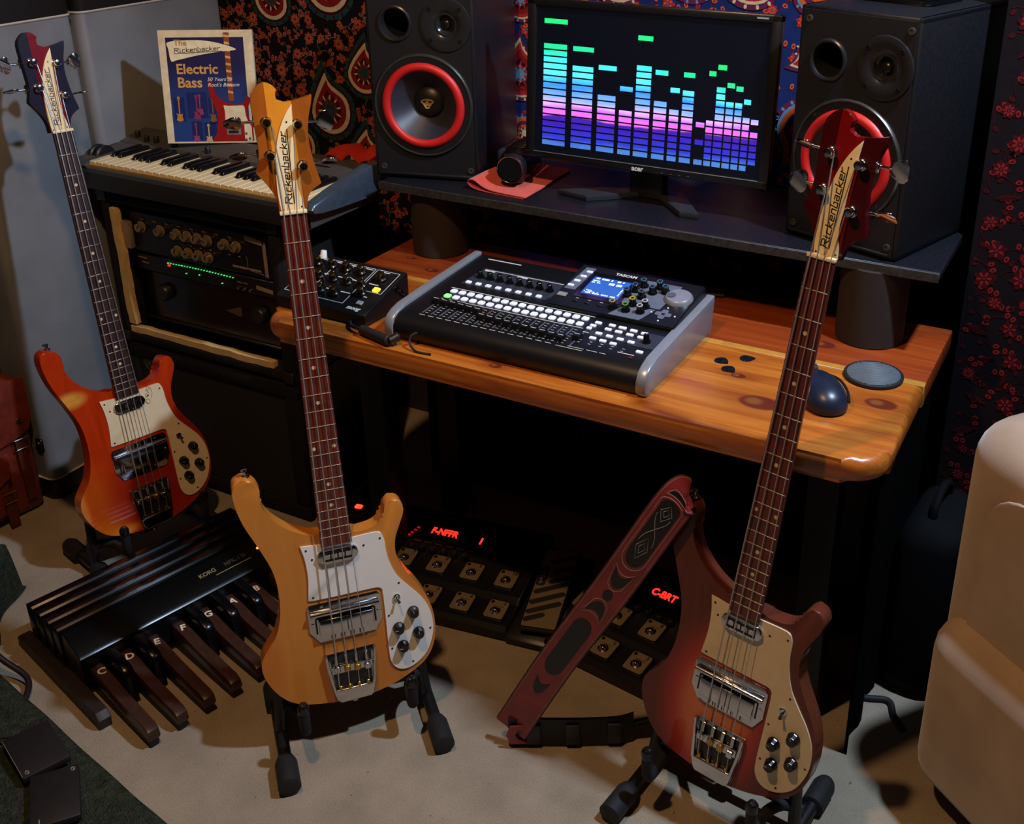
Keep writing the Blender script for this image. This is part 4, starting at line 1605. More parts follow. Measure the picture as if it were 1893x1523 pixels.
# ---------------------------------------------------------------- small bass synthesizer
sy = upthing('synthesizer', 'small black synthesizer with knobs and a yellow lit button left of the recorder', 'synthesizer', (-1.405, 1.447, .74), R(-1.5))
bm = B()
add_prism(bm, [(0, .003), (0, .024), (.006, .028), (.128, .066), (.132, .062), (.132, .003)], 0, .215, .002, 2, Matrix(((0, 0, 1, 0), (1, 0, 0, 0), (0, 1, 0, 0), (0, 0, 0, 1))))
obj('case', bm, mat('synth_black', rgb(16, 16, 17), .4, bump=.1, bscale=400), sy)
SYM = Matrix.Translation((0, .006, .0284)) @ Matrix.Rotation(math.atan2(.038, .122), 4, 'X')
bm = B()


def sline(bm, pts, w=.001):
    for a_, b_ in zip(pts, pts[1:]):
        add_stroke(bm, a_, b_, w, 0, .0003, SYM)


for x0, y0, x1, y1 in ((.008, .010, .150, .118), (.155, .055, .207, .118)):
    sline(bm, [(x0, y0), (x1, y0), (x1, y1), (x0, y1), (x0, y0)])
sline(bm, [(.045, .01), (.045, .04), (.06, .05), (.06, .118)])
sline(bm, [(.1, .118), (.1, .085), (.15, .07)])
for x in (.02, .055, .09, .125, .165):
    for y in (.116, .078, .041):
        sline(bm, [(x, y - .002), (x + .02, y - .002)], .0022)
obj('panel_print', bm, WHITEP, sy, smooth=0, kind='stuff')
SK = mat('synth_knob', rgb(10, 10, 10), .25)
spots = [(.022 + .0355 * k, .100) for k in range(5)] + [(.020 + .034 * k, .064) for k in range(5)] + [(.018 + .033 * k, .028) for k in range(4)] + [(.170, .044)]
spots[4] = (.182, .094)
for x, y in spots:
    o = pot(SYM @ Matrix.Translation((x, y, 0)) @ Matrix.Rotation(random.uniform(-2, 2), 4, 'Z'), .0085 if y < .09 else .0098, .016, SK, 'knob', None, sy, WHITEP)
    bm = B()
    add_lathe(bm, [(.0064, .0158), (.0060, .0166), (0, .0167)], 14, SYM @ Matrix.Translation((x, y, 0)))
    obj('knob_top', bm, BRASS, o)
key(0, 0, .013, .011, glow('yellow_button', rgb(255, 190, 40), 1.6), SYM @ Matrix.Translation((.192, .062, 0)), 'lit_button', .004, sy)
key(0, 0, .013, .010, mat('clear_grey_button', rgb(150, 150, 150), .3), SYM @ Matrix.Translation((.184, .020, 0)), 'button', .003, sy)
text('maker_lettering', 'moog', .013, WHITEP, sy, SYM @ Matrix.Translation((.180, .004, .0004)), shear=.3, bold=.0004)
for k in range(3):
    bm = B()
    add_lathe(bm, [(.0055, 0), (.005, .003), (.003, .0032), (.0028, .001)], 12, face_M((.215, .095 + .012 * k, .045 - .012 * k), (0, 1, 0), (0, 0, 1)))
    obj('side_jack', bm, DARKMETAL, sy)
bm = B()
add_cyl(bm, up(-1.372, 1.552, .808), up(-1.372, 1.556, .824), .008, .006, 14, .001)
tag(obj('white_cap', bm, WHITEP), 'small white cap on the back edge of the synthesizer', 'cap')

# ---------------------------------------------------------------- picks, coaster, mouse
PICK = mat('celluloid_black', rgb(24, 27, 34), .15, var=.4, scale=90, coat=.5)
for i, (x, y, a, lb) in enumerate(((-.566, 1.615, 65, 'black guitar pick on the desk nearest the recorder'), (-.530, 1.642, 120, 'black guitar pick on the desk furthest from the recorder'), (-.544, 1.590, 60, 'black guitar pick on the desk nearest the front edge'))):
    pts = [(.013 * math.cos(R(q)) * (1 if math.sin(R(q)) > 0 else 1 - .55 * abs(math.sin(R(q))) ** 1.5), (.012 if math.sin(R(q)) > 0 else .017) * math.sin(R(q))) for q in range(0, 360, 12)]
    bm = B()
    add_prism(bm, pts, 0, .001, .0003, 1)
    o = obj('guitar_pick', bm, PICK, None, up(x, y, .7401), (0, 0, R(a)))
    tag(o, lb, 'guitar pick', 'three guitar picks on the desk')
co = upthing('coaster', 'round black coaster with a ribbed grey top on the desk corner', 'coaster', (-.319, 1.674, .7401))
bm = B()
add_lathe(bm, [(.046, 0), (.049, .0015), (.049, .006), (.0475, .0075), (.0455, .0072), (.0445, .0055), (0, .0055)], 48)
obj('rim', bm, RUBBER, co)
RIB = mat('slate_rib', rgb(82, 92, 98), .5)
for k in range(-10, 11):
    y = k * .0041
    hw = math.sqrt(.0440 ** 2 - y * y)
    bm = B()
    add_box(bm, (0, y, .0062), (2 * hw, .0031, .0022), .0006, 1, Matrix.Rotation(R(20), 4, 'Z'))
    obj('rib', bm, RIB, co)
ms = upthing('computer_mouse', 'dark blue-black wireless mouse on the desk behind the sunburst bass neck', 'mouse', (-.375, 1.556, .7401), R(35))
bm = B()
rings = []
nr = 10
for j in range(nr + 1):
    h_ = j / nr
    k = math.sqrt(max(0, 1 - h_ ** 2.2))
    ring = []
    for i in range(28):
        a = 2 * PI * i / 28
        rx = .040 * (1 - .08 * math.cos(2 * a))
        ry = .066 * (1 + .06 * math.sin(a))
        ring.append(bm.verts.new((rx * k * math.cos(a), ry * (k * .98 + .02) * math.sin(a) - .008 * h_, .003 + .040 * h_)))
    rings.append(ring)
for r0, r1 in zip(rings, rings[1:]):
    for i in range(28):
        bm.faces.new((r0[i], r0[(i + 1) % 28], r1[(i + 1) % 28], r1[i]))
bm.faces.new(rings[0][::-1])
bm.faces.new(rings[-1])
obj('shell', bm, mat('mouse_blue_black', rgb(26, 34, 52), .35), ms)
bm = B()
add_cyl(bm, (-.004, .038, .036), (.004, .038, .036), .008, .008, 18, .001)
obj('scroll_wheel', bm, RUBBER, ms)
bm = B()
add_tube(bm, spline([(.030, -.045, .016), (.039, -.01, .019), (.040, .03, .018), (.028, .062, .014)], 5), .0022, 8)
obj('thumb_groove', bm, BLACK, ms)
# ---------------------------------------------------------------- bass cabinet, rack case and rack gear
FELT = mat('charcoal_carpet_covering', rgb(30, 29, 28), .95, var=.35, scale=300, bump=.5, bscale=500, spec=.1)
t = NT('speaker_grille_cloth')
w1 = t.n('ShaderNodeTexWave', wave_type='BANDS', bands_direction='DIAGONAL')
w1.inputs['Scale'].default_value = 55
w1.inputs['Distortion'].default_value = .4
t.l(t.co(), w1.inputs['Vector'])
t.color(t.ramp(w1.outputs[0], [(.2, rgb(12, 10, 8)), (.8, rgb(36, 31, 26))]))
t.bump(w1.outputs[0], .4, .001)
GRILLE = t.set(.85)
CREAM = mat('bare_cream_edge', rgb(205, 172, 110), .7, var=.12, scale=30)
CX0, CX1, CY = -2.207, -1.645, 1.725
cab = thing('speaker_cabinet', 'dark carpeted bass speaker cabinet with woven grille under the rack case', 'amplifier cabinet', ((CX0 + CX1) / 2, CY, 0))
CW_ = CX1 - CX0
bm = B()
add_box(bm, (0, .19, .194), (CW_, .35, .380), .012, 2)
obj('box', bm, FELT, cab)
for c, s in (((0, .008, .362), (CW_, .022, .044)), ((0, .008, .024), (CW_, .022, .040)), ((-CW_ / 2 + .022, .008, .194), (.044, .022, .30)), ((CW_ / 2 - .022, .008, .194), (.044, .022, .30))):
    bm = B()
    add_box(bm, c, s, .008, 2)
    obj('frame_rail', bm, FELT, cab)
bm = B()
add_box(bm, (0, .011, .194), (CW_ - .08, .012, .30), .002, 1)
obj('grille', bm, GRILLE, cab)
bm = B()
Bd = face_M((-.205, .004, .335), (1, 0, 0), (0, 0, 1))
add_lathe(bm, [(.026, 0), (.026, .003), (.022, .0042), (.021, .003), (.013, .003), (.012, .0045), (.006, .0045), (.005, .003), (0, .003)], 28, Bd)
obj('round_badge', bm, mat('antique_badge', rgb(70, 58, 40), .45, .5), cab)

rk = thing('rack_case', 'carpet-covered rack case with torn cream edging on top of the cabinet', 'rack case', ((CX0 + CX1) / 2, CY, .386))
RH = .402
for c, s in (((0, .18, RH - .010), (CW_, .36, .020)), ((0, .18, .010), (CW_, .36, .020)), ((-CW_ / 2 + .010, .18, RH / 2), (.020, .36, RH - .04)), ((CW_ / 2 - .010, .18, RH / 2), (.020, .36, RH - .04)), ((0, .355, RH / 2), (CW_ - .04, .012, RH - .04))):
    bm = B()
    add_box(bm, c, s, .004, 2)
    obj('panel', bm, FELT, rk)
for c, s in (((0, .004, RH - .018), (CW_ - .002, .022, .030)), ((0, .004, .018), (CW_ - .002, .022, .030)), ((-CW_ / 2 + .018, .004, RH / 2), (.030, .022, RH - .06)), ((CW_ / 2 - .018, .004, RH / 2), (.030, .022, RH - .06))):
    bm = B()
    add_box(bm, c, s, .009, 3)
    obj('front_roll', bm, FELT, rk)
# ragged cream strips inside the left and lower edge


def ragged(pts_a, pts_b, y0, y1):
    bm = B()
    o = pts_a + pts_b[::-1]
    add_prism(bm, o, 0, y1 - y0, .0008, 1, face_M((0, y0 + (y1 - y0), 0), (1, 0, 0), (0, 0, 1)))
    return bm


rr_ = random.Random(4)
zs = [RH - .045 - k * .019 for k in range(17)]
a = [(-CW_ / 2 + .033 + rr_.uniform(-.0015, .0025), z) for z in zs]
b = [(-CW_ / 2 + .050 + rr_.uniform(-.002, .003) + .006 * (i / 16), z) for i, z in enumerate(zs)]
obj('cream_edging', ragged(a, b, -.006, .010), CREAM, rk)
xs = [-CW_ / 2 + .036 + k * .0275 for k in range(18)]
a = [(x, .030 + rr_.uniform(-.001, .0025)) for x in xs]
b = [(x, .047 + rr_.uniform(-.0015, .0015)) for x in xs]
obj('cream_edging', ragged(a, b, -.006, .010), CREAM, rk)
for sx in (-1, 1):
    for z, sz in ((RH - .012, 1), (.012, -1)):
        bm = B()
        add_box(bm, (sx * (CW_ / 2 - .014), -.0075, z - sz * .004), (.030, .003, .026), .001, 1)
        obj('metal_corner', bm, mat('blackened_corner', rgb(52, 46, 40), .35, .7), rk)

UX = (CX0 + CX1) / 2
KN = mat('aged_gold_knob', rgb(176, 152, 112), .28, .75)
amp = thing('rack_amplifier', 'black rack bass amplifier with two rows of champagne knobs at the top of the rack', 'amplifier', (UX, 1.748, .628))
bm = B()
add_box(bm, (.0, .10, .054), (.482, .20, .104), .003, 1)
obj('chassis', bm, mat('rack_black', rgb(13, 13, 13), .4), amp)
bm = B()
add_box(bm, (-.222, -.010, .046), (.030, .016, .070), .004, 2)
obj('side_handle', bm, mat('champagne_plate', rgb(176, 152, 118), .35, .6), amp)


def rknob(x, z, r, par, m=KN):
    M_ = face_M((x, -.002, z), (1, 0, 0), (0, 0, 1))
    bm = B()
    add_lathe(bm, [(r * 1.1, 0), (r * 1.1, .003), (r * .9, .004), (r * .82, .015), (r * .6, .0165), (0, .0165)], 20, M_)
    o = obj('knob', bm, m, par)
    bm = B()
    add_box(bm, (0, r * .4, .0168), (r * .22, r * .9, .0008), 0, 1, M_ @ Matrix.Rotation(R(random.uniform(-70, 70)), 4, 'Z'))
    obj('pointer', bm, BLACK, o)


for s_ in (-2.102, -2.039, -1.985, -1.952, -1.919, -1.887, -1.834, -1.798):
    rknob(s_ - UX, .070, .0125, amp)
for s_ in (-1.989, -1.955, -1.922, -1.891):
    rknob(s_ - UX, .027, .0125, amp)
bm = B()
F_ = face_M((0, -.0025, 0), (1, 0, 0), (0, 0, 1))
for x0, z0, x1, z1, w in ((.160, .096, .205, .090, .012), (.2115, .092, .2115, .012, .010), (.155, .018, .203, .012, .0012), (.155, .018, .155, .05, .0008)):
    add_stroke(bm, (x0, z0), (x1, z1), w, 0, .0005, F_)
for k in range(8):
    add_stroke(bm, (-.176 + .04 * k, .090), (-.166 + .04 * k, .090), .0022, 0, .0005, F_)
    add_stroke(bm, (.110 + .011 * k, .020), (.116 + .011 * k, .0195), .005, 0, .0005, F_)
    add_stroke(bm, (-.08 + .03 * k, .046), (-.075 + .03 * k, .046), .002, 0, .0005, F_)
obj('panel_print', bm, mat('dim_champagne_print', rgb(150, 130, 100), .5), amp, smooth=0, kind='stuff')

cmp_ = thing('rack_processor', 'thin black rack processor with a row of green lights under the knobbed amplifier', 'rack unit', (UX, 1.752, .580))
bm = B()
add_box(bm, (0, .09, .022), (.482, .18, .043), .002, 1)
obj('chassis', bm, mat('rack_black', rgb(13, 13, 13), .4), cmp_)
GL_ = glow('green_led', rgb(60, 230, 110), .9)
for k in range(24):
    bm = B()
    add_box(bm, (-.112 + k * .0091, -.001, .033 + .002 * math.sin(k * .13)), (.0026 + (k % 5 == 0) * .002, .003, .0018), 0, 1)
    obj('green_light', bm, GL_, cmp_)
bm = B()
add_box(bm, (-.110, -.001, .027), (.008, .003, .004), .001, 1)
obj('red_light', bm, glow('red_led', rgb(255, 30, 30), 2.5), cmp_)
for x, z in ((-.055, .016), (-.012, .020), (.06, .012)):
    bm = B()
    add_box(bm, (x, -.001, z), (.003, .003, .002), 0, 1)
    obj('green_light', bm, GL_, cmp_)
bm = B()
F_ = face_M((0, -.001, 0), (1, 0, 0), (0, 0, 1))
for x0, z0, x1, z1, w in ((.172, .022, .214, .018, .010), (-.21, .034, -.185, .033, .003), (-.20, .022, -.18, .021, .003), (.11, .026, .125, .025, .002), (.13, .026, .14, .025, .002)):
    add_stroke(bm, (x0, z0), (x1, z1), w, 0, .0005, F_)
obj('panel_print', bm, mat('dim_champagne_print', rgb(150, 130, 100), .5), cmp_, smooth=0, kind='stuff')
for k in range(3):
    bm = B()
    add_lathe(bm, [(.004, 0), (.0035, .006), (0, .007)], 10, face_M((.115 + .018 * k, -.001, .012), (1, 0, 0), (0, 0, 1)))
    obj('push_button', bm, NICKEL, cmp_)

pa = thing('rack_power_amplifier', 'plain black power amplifier filling the bottom of the rack case', 'rack unit', (UX, 1.765, .436))
bm = B()
add_box(bm, (0, .09, .070), (.482, .18, .138), .003, 1)
obj('chassis', bm, mat('satin_black_front', rgb(14, 13, 12), .22), pa)
for x in (-.15, .16):
    bm = B()
    add_lathe(bm, [(.022, 0), (.021, .012), (.018, .016), (0, .016)], 24, face_M((x, -.0005, .09), (1, 0, 0), (0, 0, 1)))
    obj('level_knob', bm, BLACK, pa)
bm = B()
add_box(bm, (0, -.002, .012), (.46, .006, .008), .002, 1)
obj('lower_trim', bm, BLACK, pa)
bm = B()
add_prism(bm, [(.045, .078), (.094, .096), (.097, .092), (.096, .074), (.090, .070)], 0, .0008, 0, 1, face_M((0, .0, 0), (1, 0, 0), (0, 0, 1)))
obj('tan_reflection', bm, mat('tan_reflection', rgb(84, 62, 42), .6), pa)  # flat tan triangle painted on as a light reflection in the front panel

# ---------------------------------------------------------------- keyboard on the rack
kb = thing('keyboard', 'grey synthesizer keyboard with cream white keys lying on the rack case', 'keyboard', (-2.283, 1.705, .790))
KG = mat('warm_grey_plastic', rgb(70, 66, 60), .5)
KD = mat('dark_grey_plastic', rgb(30, 27, 23), .45)
bm = B()
add_prism(bm, [(.0, .0), (-.002, .012), (.004, .040), (.012, .048), (.16, .048), (.168, .070), (.25, .086), (.25, .0)], 0, .742, .002, 1, Matrix(((0, 0, 1, 0), (1, 0, 0, 0), (0, 1, 0, 0), (0, 0, 0, 1))))
obj('case', bm, KG, kb)
bm = B()
add_prism(bm, [(-.004, .002), (-.006, .012), (.0, .041), (.010, .047), (.010, .002)], 0, .742, .001, 1, Matrix(((0, 0, 1, 0), (1, 0, 0, 0), (0, 1, 0, 0), (0, 0, 0, 1))))
obj('front_rail', bm, KD, kb)
bm = B()
add_prism(bm, [(.012, .046), (.006, .052), (.02, .060), (.15, .064), (.165, .068), (.165, .046)], 0, .060, .003, 2, Matrix(((0, 0, 1, 0), (1, 0, 0, 0), (0, 1, 0, 0), (0, 0, 0, 1))))
obj('wheel_block', bm, KG, kb)
for x in (.018, .040):
    bm = B()
    add_cyl(bm, (x - .006, .085, .052), (x + .006, .085, .052), .030, .030, 28, .003)
    obj('wheel', bm, BLACK, kb)
CAPS = mat('blue_silver_cap', rgb(96, 112, 128), .3, .6)
bm = B()
add_prism(bm, [(-.006, .042), (-.012, .052), (-.004, .062), (.06, .074), (.20, .098), (.236, .098), (.252, .088), (.25, .040), (.235, .032), (.17, .030), (.08, .034), (.02, .036)], 0, .030, .005, 3, Matrix.Translation((.740, 0, 0)) @ Matrix(((0, 0, 1, 0), (1, 0, 0, 0), (0, 1, 0, 0), (0, 0, 0, 1))))
obj('end_cheek', bm, CAPS, kb, label='blue-grey metallic end cheek')
IV = mat('ivory_key', rgb(232, 214, 168), .3, var=.02)
EB = mat('black_key', rgb(12, 12, 12), .25)
wk = B()
add_box(wk, (0, .072, -.007), (.0227, .142, .014), .0012, 1)
wm = mesh(wk, 'white_key')
bk = B()
add_hex(bk, [(-.0065, 0, 0), (.0065, 0, 0), (.0065, .092, 0), (-.0065, .092, 0)], [(-.0048, .010, .0115), (.0048, .010, .0115), (.0052, .090, .0105), (-.0052, .090, .0105)])
bmesh.ops.bevel(bk, geom=list(bk.edges), offset=.001, segments=1, affect='EDGES')
km = mesh(bk, 'black_key')
x = .061
for k in range(29):
    obj('white_key', wm, IV, kb, (x + .0117, .018, .0625))
    if k % 7 in (0, 1, 3, 4, 5) and k < 28:
        obj('black_key', km, EB, kb, (x + .0234, .068, .0625))
    x += .02345
bm = B()
add_box(bm, (.401, .0165, .0515), (.682, .002, .006), 0, 1)
obj('key_slip_line', bm, mat('slip_yellow', rgb(150, 120, 60), .5), kb)
for x, y in ((.030, .20), (.077, .185), (.108, .188), (.178, .180), (.290, .178), (.47, .215), (.54, .215)):
    bm = B()
    M_ = Matrix.Translation((x, y, .070 + (y - .168) * .195))
    add_lathe(bm, [(.0075, 0), (.0068, .012), (.0055, .0145), (0, .0145)], 16, M_)
    obj('knob', bm, BLACK, kb)
bm = B()
add_box(bm, (.61, .212, .0795), (.075, .03, .002), .0005, 1, Matrix())
obj('display_window', bm, mat('olive_display', rgb(66, 60, 46), .25), kb)
# red cloth behind the keyboard's right end
bm = B()
n = 16
g = [[bm.verts.new((-1.68 + .125 * i / n, 1.945 + .10 * j / 6, .884 + .010 * math.sin(i * .9 + j) * math.sin(PI * i / n) + .008 * math.sin(PI * j / 6))) for j in range(7)] for i in range(n + 1)]
for i in range(n):
    for j in range(6):
        bm.faces.new((g[i][j], g[i + 1][j], g[i + 1][j + 1], g[i][j + 1]))
r_ = bmesh.ops.extrude_face_region(bm, geom=list(bm.faces))
for v in r_['geom']:
    if isinstance(v, bmesh.types.BMVert):
        v.co.z -= .004
tag(obj('red_cloth', bm, mat('scarlet_cloth', rgb(190, 34, 20), .8)), 'crumpled scarlet cloth lying behind the right end of the keyboard', 'cloth')

# ---------------------------------------------------------------- book standing on the keyboard
bk = thing('book', 'paperback book with a blue cover and cream border propped on the keyboard', 'book', (-2.005, 1.918, .8765), R(30))
LE = Matrix.Rotation(R(-9), 4, 'X')
BWd, BHt = .222, .268
bm = B()
add_box(bm, (0, .007, BHt / 2), (BWd, .012, BHt), .0008, 1, LE)
obj('page_block', bm, mat('page_edges', rgb(210, 196, 165), .8), bk)
BF = LE @ face_M((0, .0005, 0), (1, 0, 0), (0, 0, 1))


def bprint(name, pts, m, z=.0002, par=None):
    bm = B()
    add_prism(bm, pts, z, z + .0002, 0, 1, BF)
    return obj(name, bm, m, par or bk)


def R4(x0, x1, z0, z1):
    return [(x0, z0), (x1, z0), (x1, z1), (x0, z1)]


CRM = mat('cover_cream', rgb(222, 206, 168), .4)
bprint('cover', R4(-BWd / 2, BWd / 2, 0, BHt), CRM, 0)
t = NT('cover_blue')
sp_ = t.n('ShaderNodeSeparateXYZ')
t.l(t.co(), sp_.inputs[0])
mr = t.n('ShaderNodeMapRange')
t.l(sp_.outputs[2], mr.inputs[0])
mr.inputs[1].default_value = .0
mr.inputs[2].default_value = .18
t.color(t.ramp(mr.outputs[0], [(0, rgb(36, 66, 128)), (.6, rgb(40, 58, 116)), (1, rgb(38, 34, 74))]))
CBLU = t.set(.35)
bprint('blue_panel', R4(-.094, .090, .004, BHt - .017), CBLU, .0003)
for x0, x1, z0, z1 in ((-.056, -.008, .060, .122), (-.088, -.062, .052, .110), (-.050, -.024, .008, .052), (-.020, .010, .004, .050), (-.005, .015, .045, .11)):
    bprint('photo_panel', R4(x0, x1, z0, z1), mat('cover_photo_navy', rgb(28, 40, 92), .35), .0006)
# miniature basses on the cover
for cx, cz, h, c1 in ((-.076, .082, .060, rgb(190, 130, 60)), (-.034, .086, .060, rgb(140, 50, 90)), (-.026, .092, .05, rgb(150, 60, 100)), (.004, .080, .060, rgb(120, 84, 50)), (-.040, .026, .046, rgb(150, 160, 175)), (-.010, .024, .044, rgb(196, 170, 120))):
    bm = B()
    add_prism(bm, R4(cx - .0014, cx + .0014, cz - .2 * h, cz + .42 * h), .0009, .0011, 0, 1, BF)
    add_prism(bm, R4(cx - .0028, cx + .0028, cz + .36 * h, cz + .5 * h), .0009, .0011, 0, 1, BF)
    add_prism(bm, [(cx - .0075, cz - .14 * h), (cx - .003, cz - .2 * h), (cx + .003, cz - .2 * h), (cx + .0070, cz - .17 * h), (cx + .006, cz - .3 * h), (cx + .0085, cz - .44 * h), (cx, cz - .5 * h), (cx - .0085, cz - .44 * h), (cx - .0055, cz - .3 * h)], .0009, .0011, 0, 1, BF)
    obj('miniature_bass', bm, mat('mini_%d' % int(c1[0] * 9999), c1, .4), bk)
# the large bass on the cover, scaled from the same template
S_ = .40


def cov(p):
    return (.052 + p[0] * S_ * .86, .003 + (p[1] - .112) * S_)


clip = [cov(p) for p in body_o]
clip = [(x, max(z, .004)) for x, z in clip if x < .098]
bprint('cover_bass_body', [(x, z) for x, z in clip], mat('cover_red', rgb(150, 22, 20), .35), .0012)
bprint('cover_bass_neck', R4(.044, .057, .10, BHt - .006), mat('cover_neck', rgb(140, 66, 36), .4), .0015)
for k in range(9):
    z = .12 + k * .0165
    bprint('cover_inlay', [(.0445, z), (.0565, z - .002), (.0565, z + .003), (.0445, z + .006)], mat('cover_inlay', rgb(205, 170, 110), .4), .0018)
pgc = [cov(p) for p in pg_o]
bprint('cover_pickguard', [(min(x, .094), max(z, .004)) for x, z in pgc], CRM, .0015)
bprint('cover_pickup', R4(.034, .068, .020, .034), mat('cover_silver', rgb(160, 160, 160), .3, .5), .0018)
bprint('cover_pickup', R4(.038, .062, .023, .030), BLACK, .0021)
for x, z in ((.080, .022), (.088, .010), (.079, .007)):
    bprint('cover_knob', [(x + .0032 * math.cos(k * PI / 6), z + .0032 * math.sin(k * PI / 6)) for k in range(12)], mat('cover_knob', rgb(90, 84, 70), .4), .0018)
plate = spline([(-.088, .224), (-.088, .240), (-.04, .2445), (.0, .243), (.04, .235), (.072, .222), (.03, .217), (-.02, .209), (-.070, .198), (-.084, .196)], 4, True)
bprint('cover_nameplate', plate, mat('nameplate_cream', rgb(236, 222, 180), .4), .0022)
bm = B()
add_logo(bm, 'Rickenbacker', .110, BF @ Matrix.Translation((-.074, .2155, .0025)) @ Matrix.Rotation(R(3), 4, 'Z'), .13, .1)
obj('title_script', bm, BLACK, bk)
YEL = mat('title_tan', rgb(214, 160, 84), .4)
text('title_lettering', 'The', .019, mat('title_ochre', rgb(190, 140, 80), .4), bk, BF @ Matrix.Translation((-.074, .238, .0026)), align='LEFT', bold=.0005)
text('title_lettering', 'Electric', .033, YEL, bk, BF @ Matrix.Translation((-.075, .176, .0006)), align='LEFT', bold=.0007)
text('title_lettering', 'Bass', .034, YEL, bk, BF @ Matrix.Translation((-.075, .144, .0006)), align='LEFT', bold=.0007)
text('subtitle_lettering', '50 Years as', .0125, WHITEP, bk, BF @ Matrix.Translation((-.003, .152, .0020)), align='LEFT', shear=.3)
text('subtitle_lettering', "Rock's Bottom", .0125, WHITEP, bk, BF @ Matrix.Translation((-.003, .139, .0020)), align='LEFT', shear=.3)

# ---------------------------------------------------------------- tall grey hard cases along the left wall
t = NT('grey_vinyl')
t.color(t.ramp(t.noise(5, 4), [(.3, rgb(104, 106, 108)), (.7, rgb(128, 130, 132))]))
t.bump(t.noise(500, 2), .25, .0008)
GREYV = t.set(.5, spec=.4)
BLKV = mat('black_vinyl_band', rgb(18, 15, 14), .5)
PIPE = mat('ivory_piping', rgb(190, 180, 165), .5)


def hard_case(label, y0, y1, top, th):
    c = thing('instrument_case', label, 'case', (-2.29 - th / 2, (y0 + y1) / 2, 0), 0, 'grey hard cases along the wall')
    D = y1 - y0

    def slab(z0, z1, grow, m, name):
        bm = B()
        add_prism(bm, rrect(th + 2 * grow, D + 2 * grow, .022, 6), z0, z1, .004, 2)
        obj(name, bm, m, c)
    slab(.0, .058, .001, BLKV, 'black_base_band')
    slab(.058, 1.182, 0, GREYV, 'grey_shell')
    slab(1.182, top, .001, BLKV, 'black_lid_band')
    for z in (.060, 1.180):
        bm = B()
        add_tube(bm, [(p[0], p[1], z) for p in rrect(th + .002, D + .002, .023, 6)], .0028, 6, True)
        obj('piping', bm, PIPE, c)
    for z in (.16,):
        bm = B()
        add_box(bm, (th / 2 - .020, -D / 2 - .002, z), (.022, .008, .036), .002, 1)
        la = obj('latch', bm, DARKMETAL, c)
        bm = B()
        add_box(bm, (th / 2 - .020, -D / 2 - .007, z + .008), (.014, .005, .008), .001, 1)
        obj('latch_tongue', bm, BRASS, la)
    return c


hard_case('grey hard instrument case nearest the satchel behind the orange-red bass', 1.503, 1.805, 1.30, .13)
hard_case('grey hard instrument case in the corner behind the book', 1.822, 2.285, 1.32, .16)

# ---------------------------------------------------------------- red leather satchel
LTH = mat('oxblood_leather', rgb(112, 40, 26), .45, var=.35, scale=24, bump=.25, bscale=120, coat=.15)
LTD = mat('dark_strap_leather', rgb(80, 30, 20), .5, var=.3, scale=30)
sa = thing('satchel', 'oxblood leather satchel with buckled straps leaning beside the grey case', 'bag', (-2.315, 1.335, 0), R(-8))
# local: front faces +x; y along the bag; z up
bm = B()
add_box(bm, (-.045, 0, .185), (.09, .29, .365), .022, 3)
obj('body', bm, LTH, sa)
bm = B()
add_prism(bm, [(-.150, .37), (-.150, .245), (-.12, .215), (.02, .205), (.09, .212), (.135, .232), (.148, .26), (.148, .37)], 0, .006, .002, 2, face_M((.004, 0, 0), (0, 1, 0), (0, 0, 1)))
fl = obj('flap', bm, LTH, sa)
bm = B()
add_lathe(bm, [(.007, 0), (.0065, .003), (0, .004)], 14, face_M((.010, .115, .262), (0, 1, 0), (0, 0, 1)))
obj('rivet', bm, NICKEL, fl)
bm = B()
add_prism(bm, rrect(.13, .13, .025, 4, (-.01, .10)), 0, .022, .007, 3, face_M((.0, 0, 0), (0, 1, 0), (0, 0, 1)))
po = obj('front_pocket', bm, LTH, sa)
bm = B()
add_prism(bm, [(-.078, .20), (-.078, .135), (-.04, .118), (.03, .122), (.062, .14), (.064, .20)], 0, .008, .003, 2, face_M((.022, 0, 0), (0, 1, 0), (0, 0, 1)))
obj('pocket_flap', bm, LTH, po)
for y, z0, z1 in ((.108, .045, .215), (.045, .0, .10)):
    bm = B()
    add_box(bm, (.028 if y < .1 else .009, y, (z0 + z1) / 2), (.005, .024, z1 - z0), .0015, 1)
    st_ = obj('strap', bm, LTD, sa)
    bm = B()
    zc = z1 - .012
    X = .033 if y < .1 else .014
    add_tube(bm, [(X, y - .015, zc - .013), (X, y + .015, zc - .013), (X, y + .015, zc + .013), (X, y - .015, zc + .013)], .0022, 6, True)
    obj('buckle', bm, NICKEL if y > .1 else BRASS, st_)
bm = B()
add_tube(bm, spline([(-.02, -.05, .365), (-.02, -.045, .385), (-.02, 0, .395), (-.02, .045, .385), (-.02, .05, .365)], 5), .007, 8)
obj('handle', bm, LTD, sa)
# ---------------------------------------------------------------- folding stands under the basses
TUBE = mat('black_powder_coat', rgb(14, 14, 15), .45)
FOAM = mat('black_foam_grip', rgb(17, 17, 18), .8)


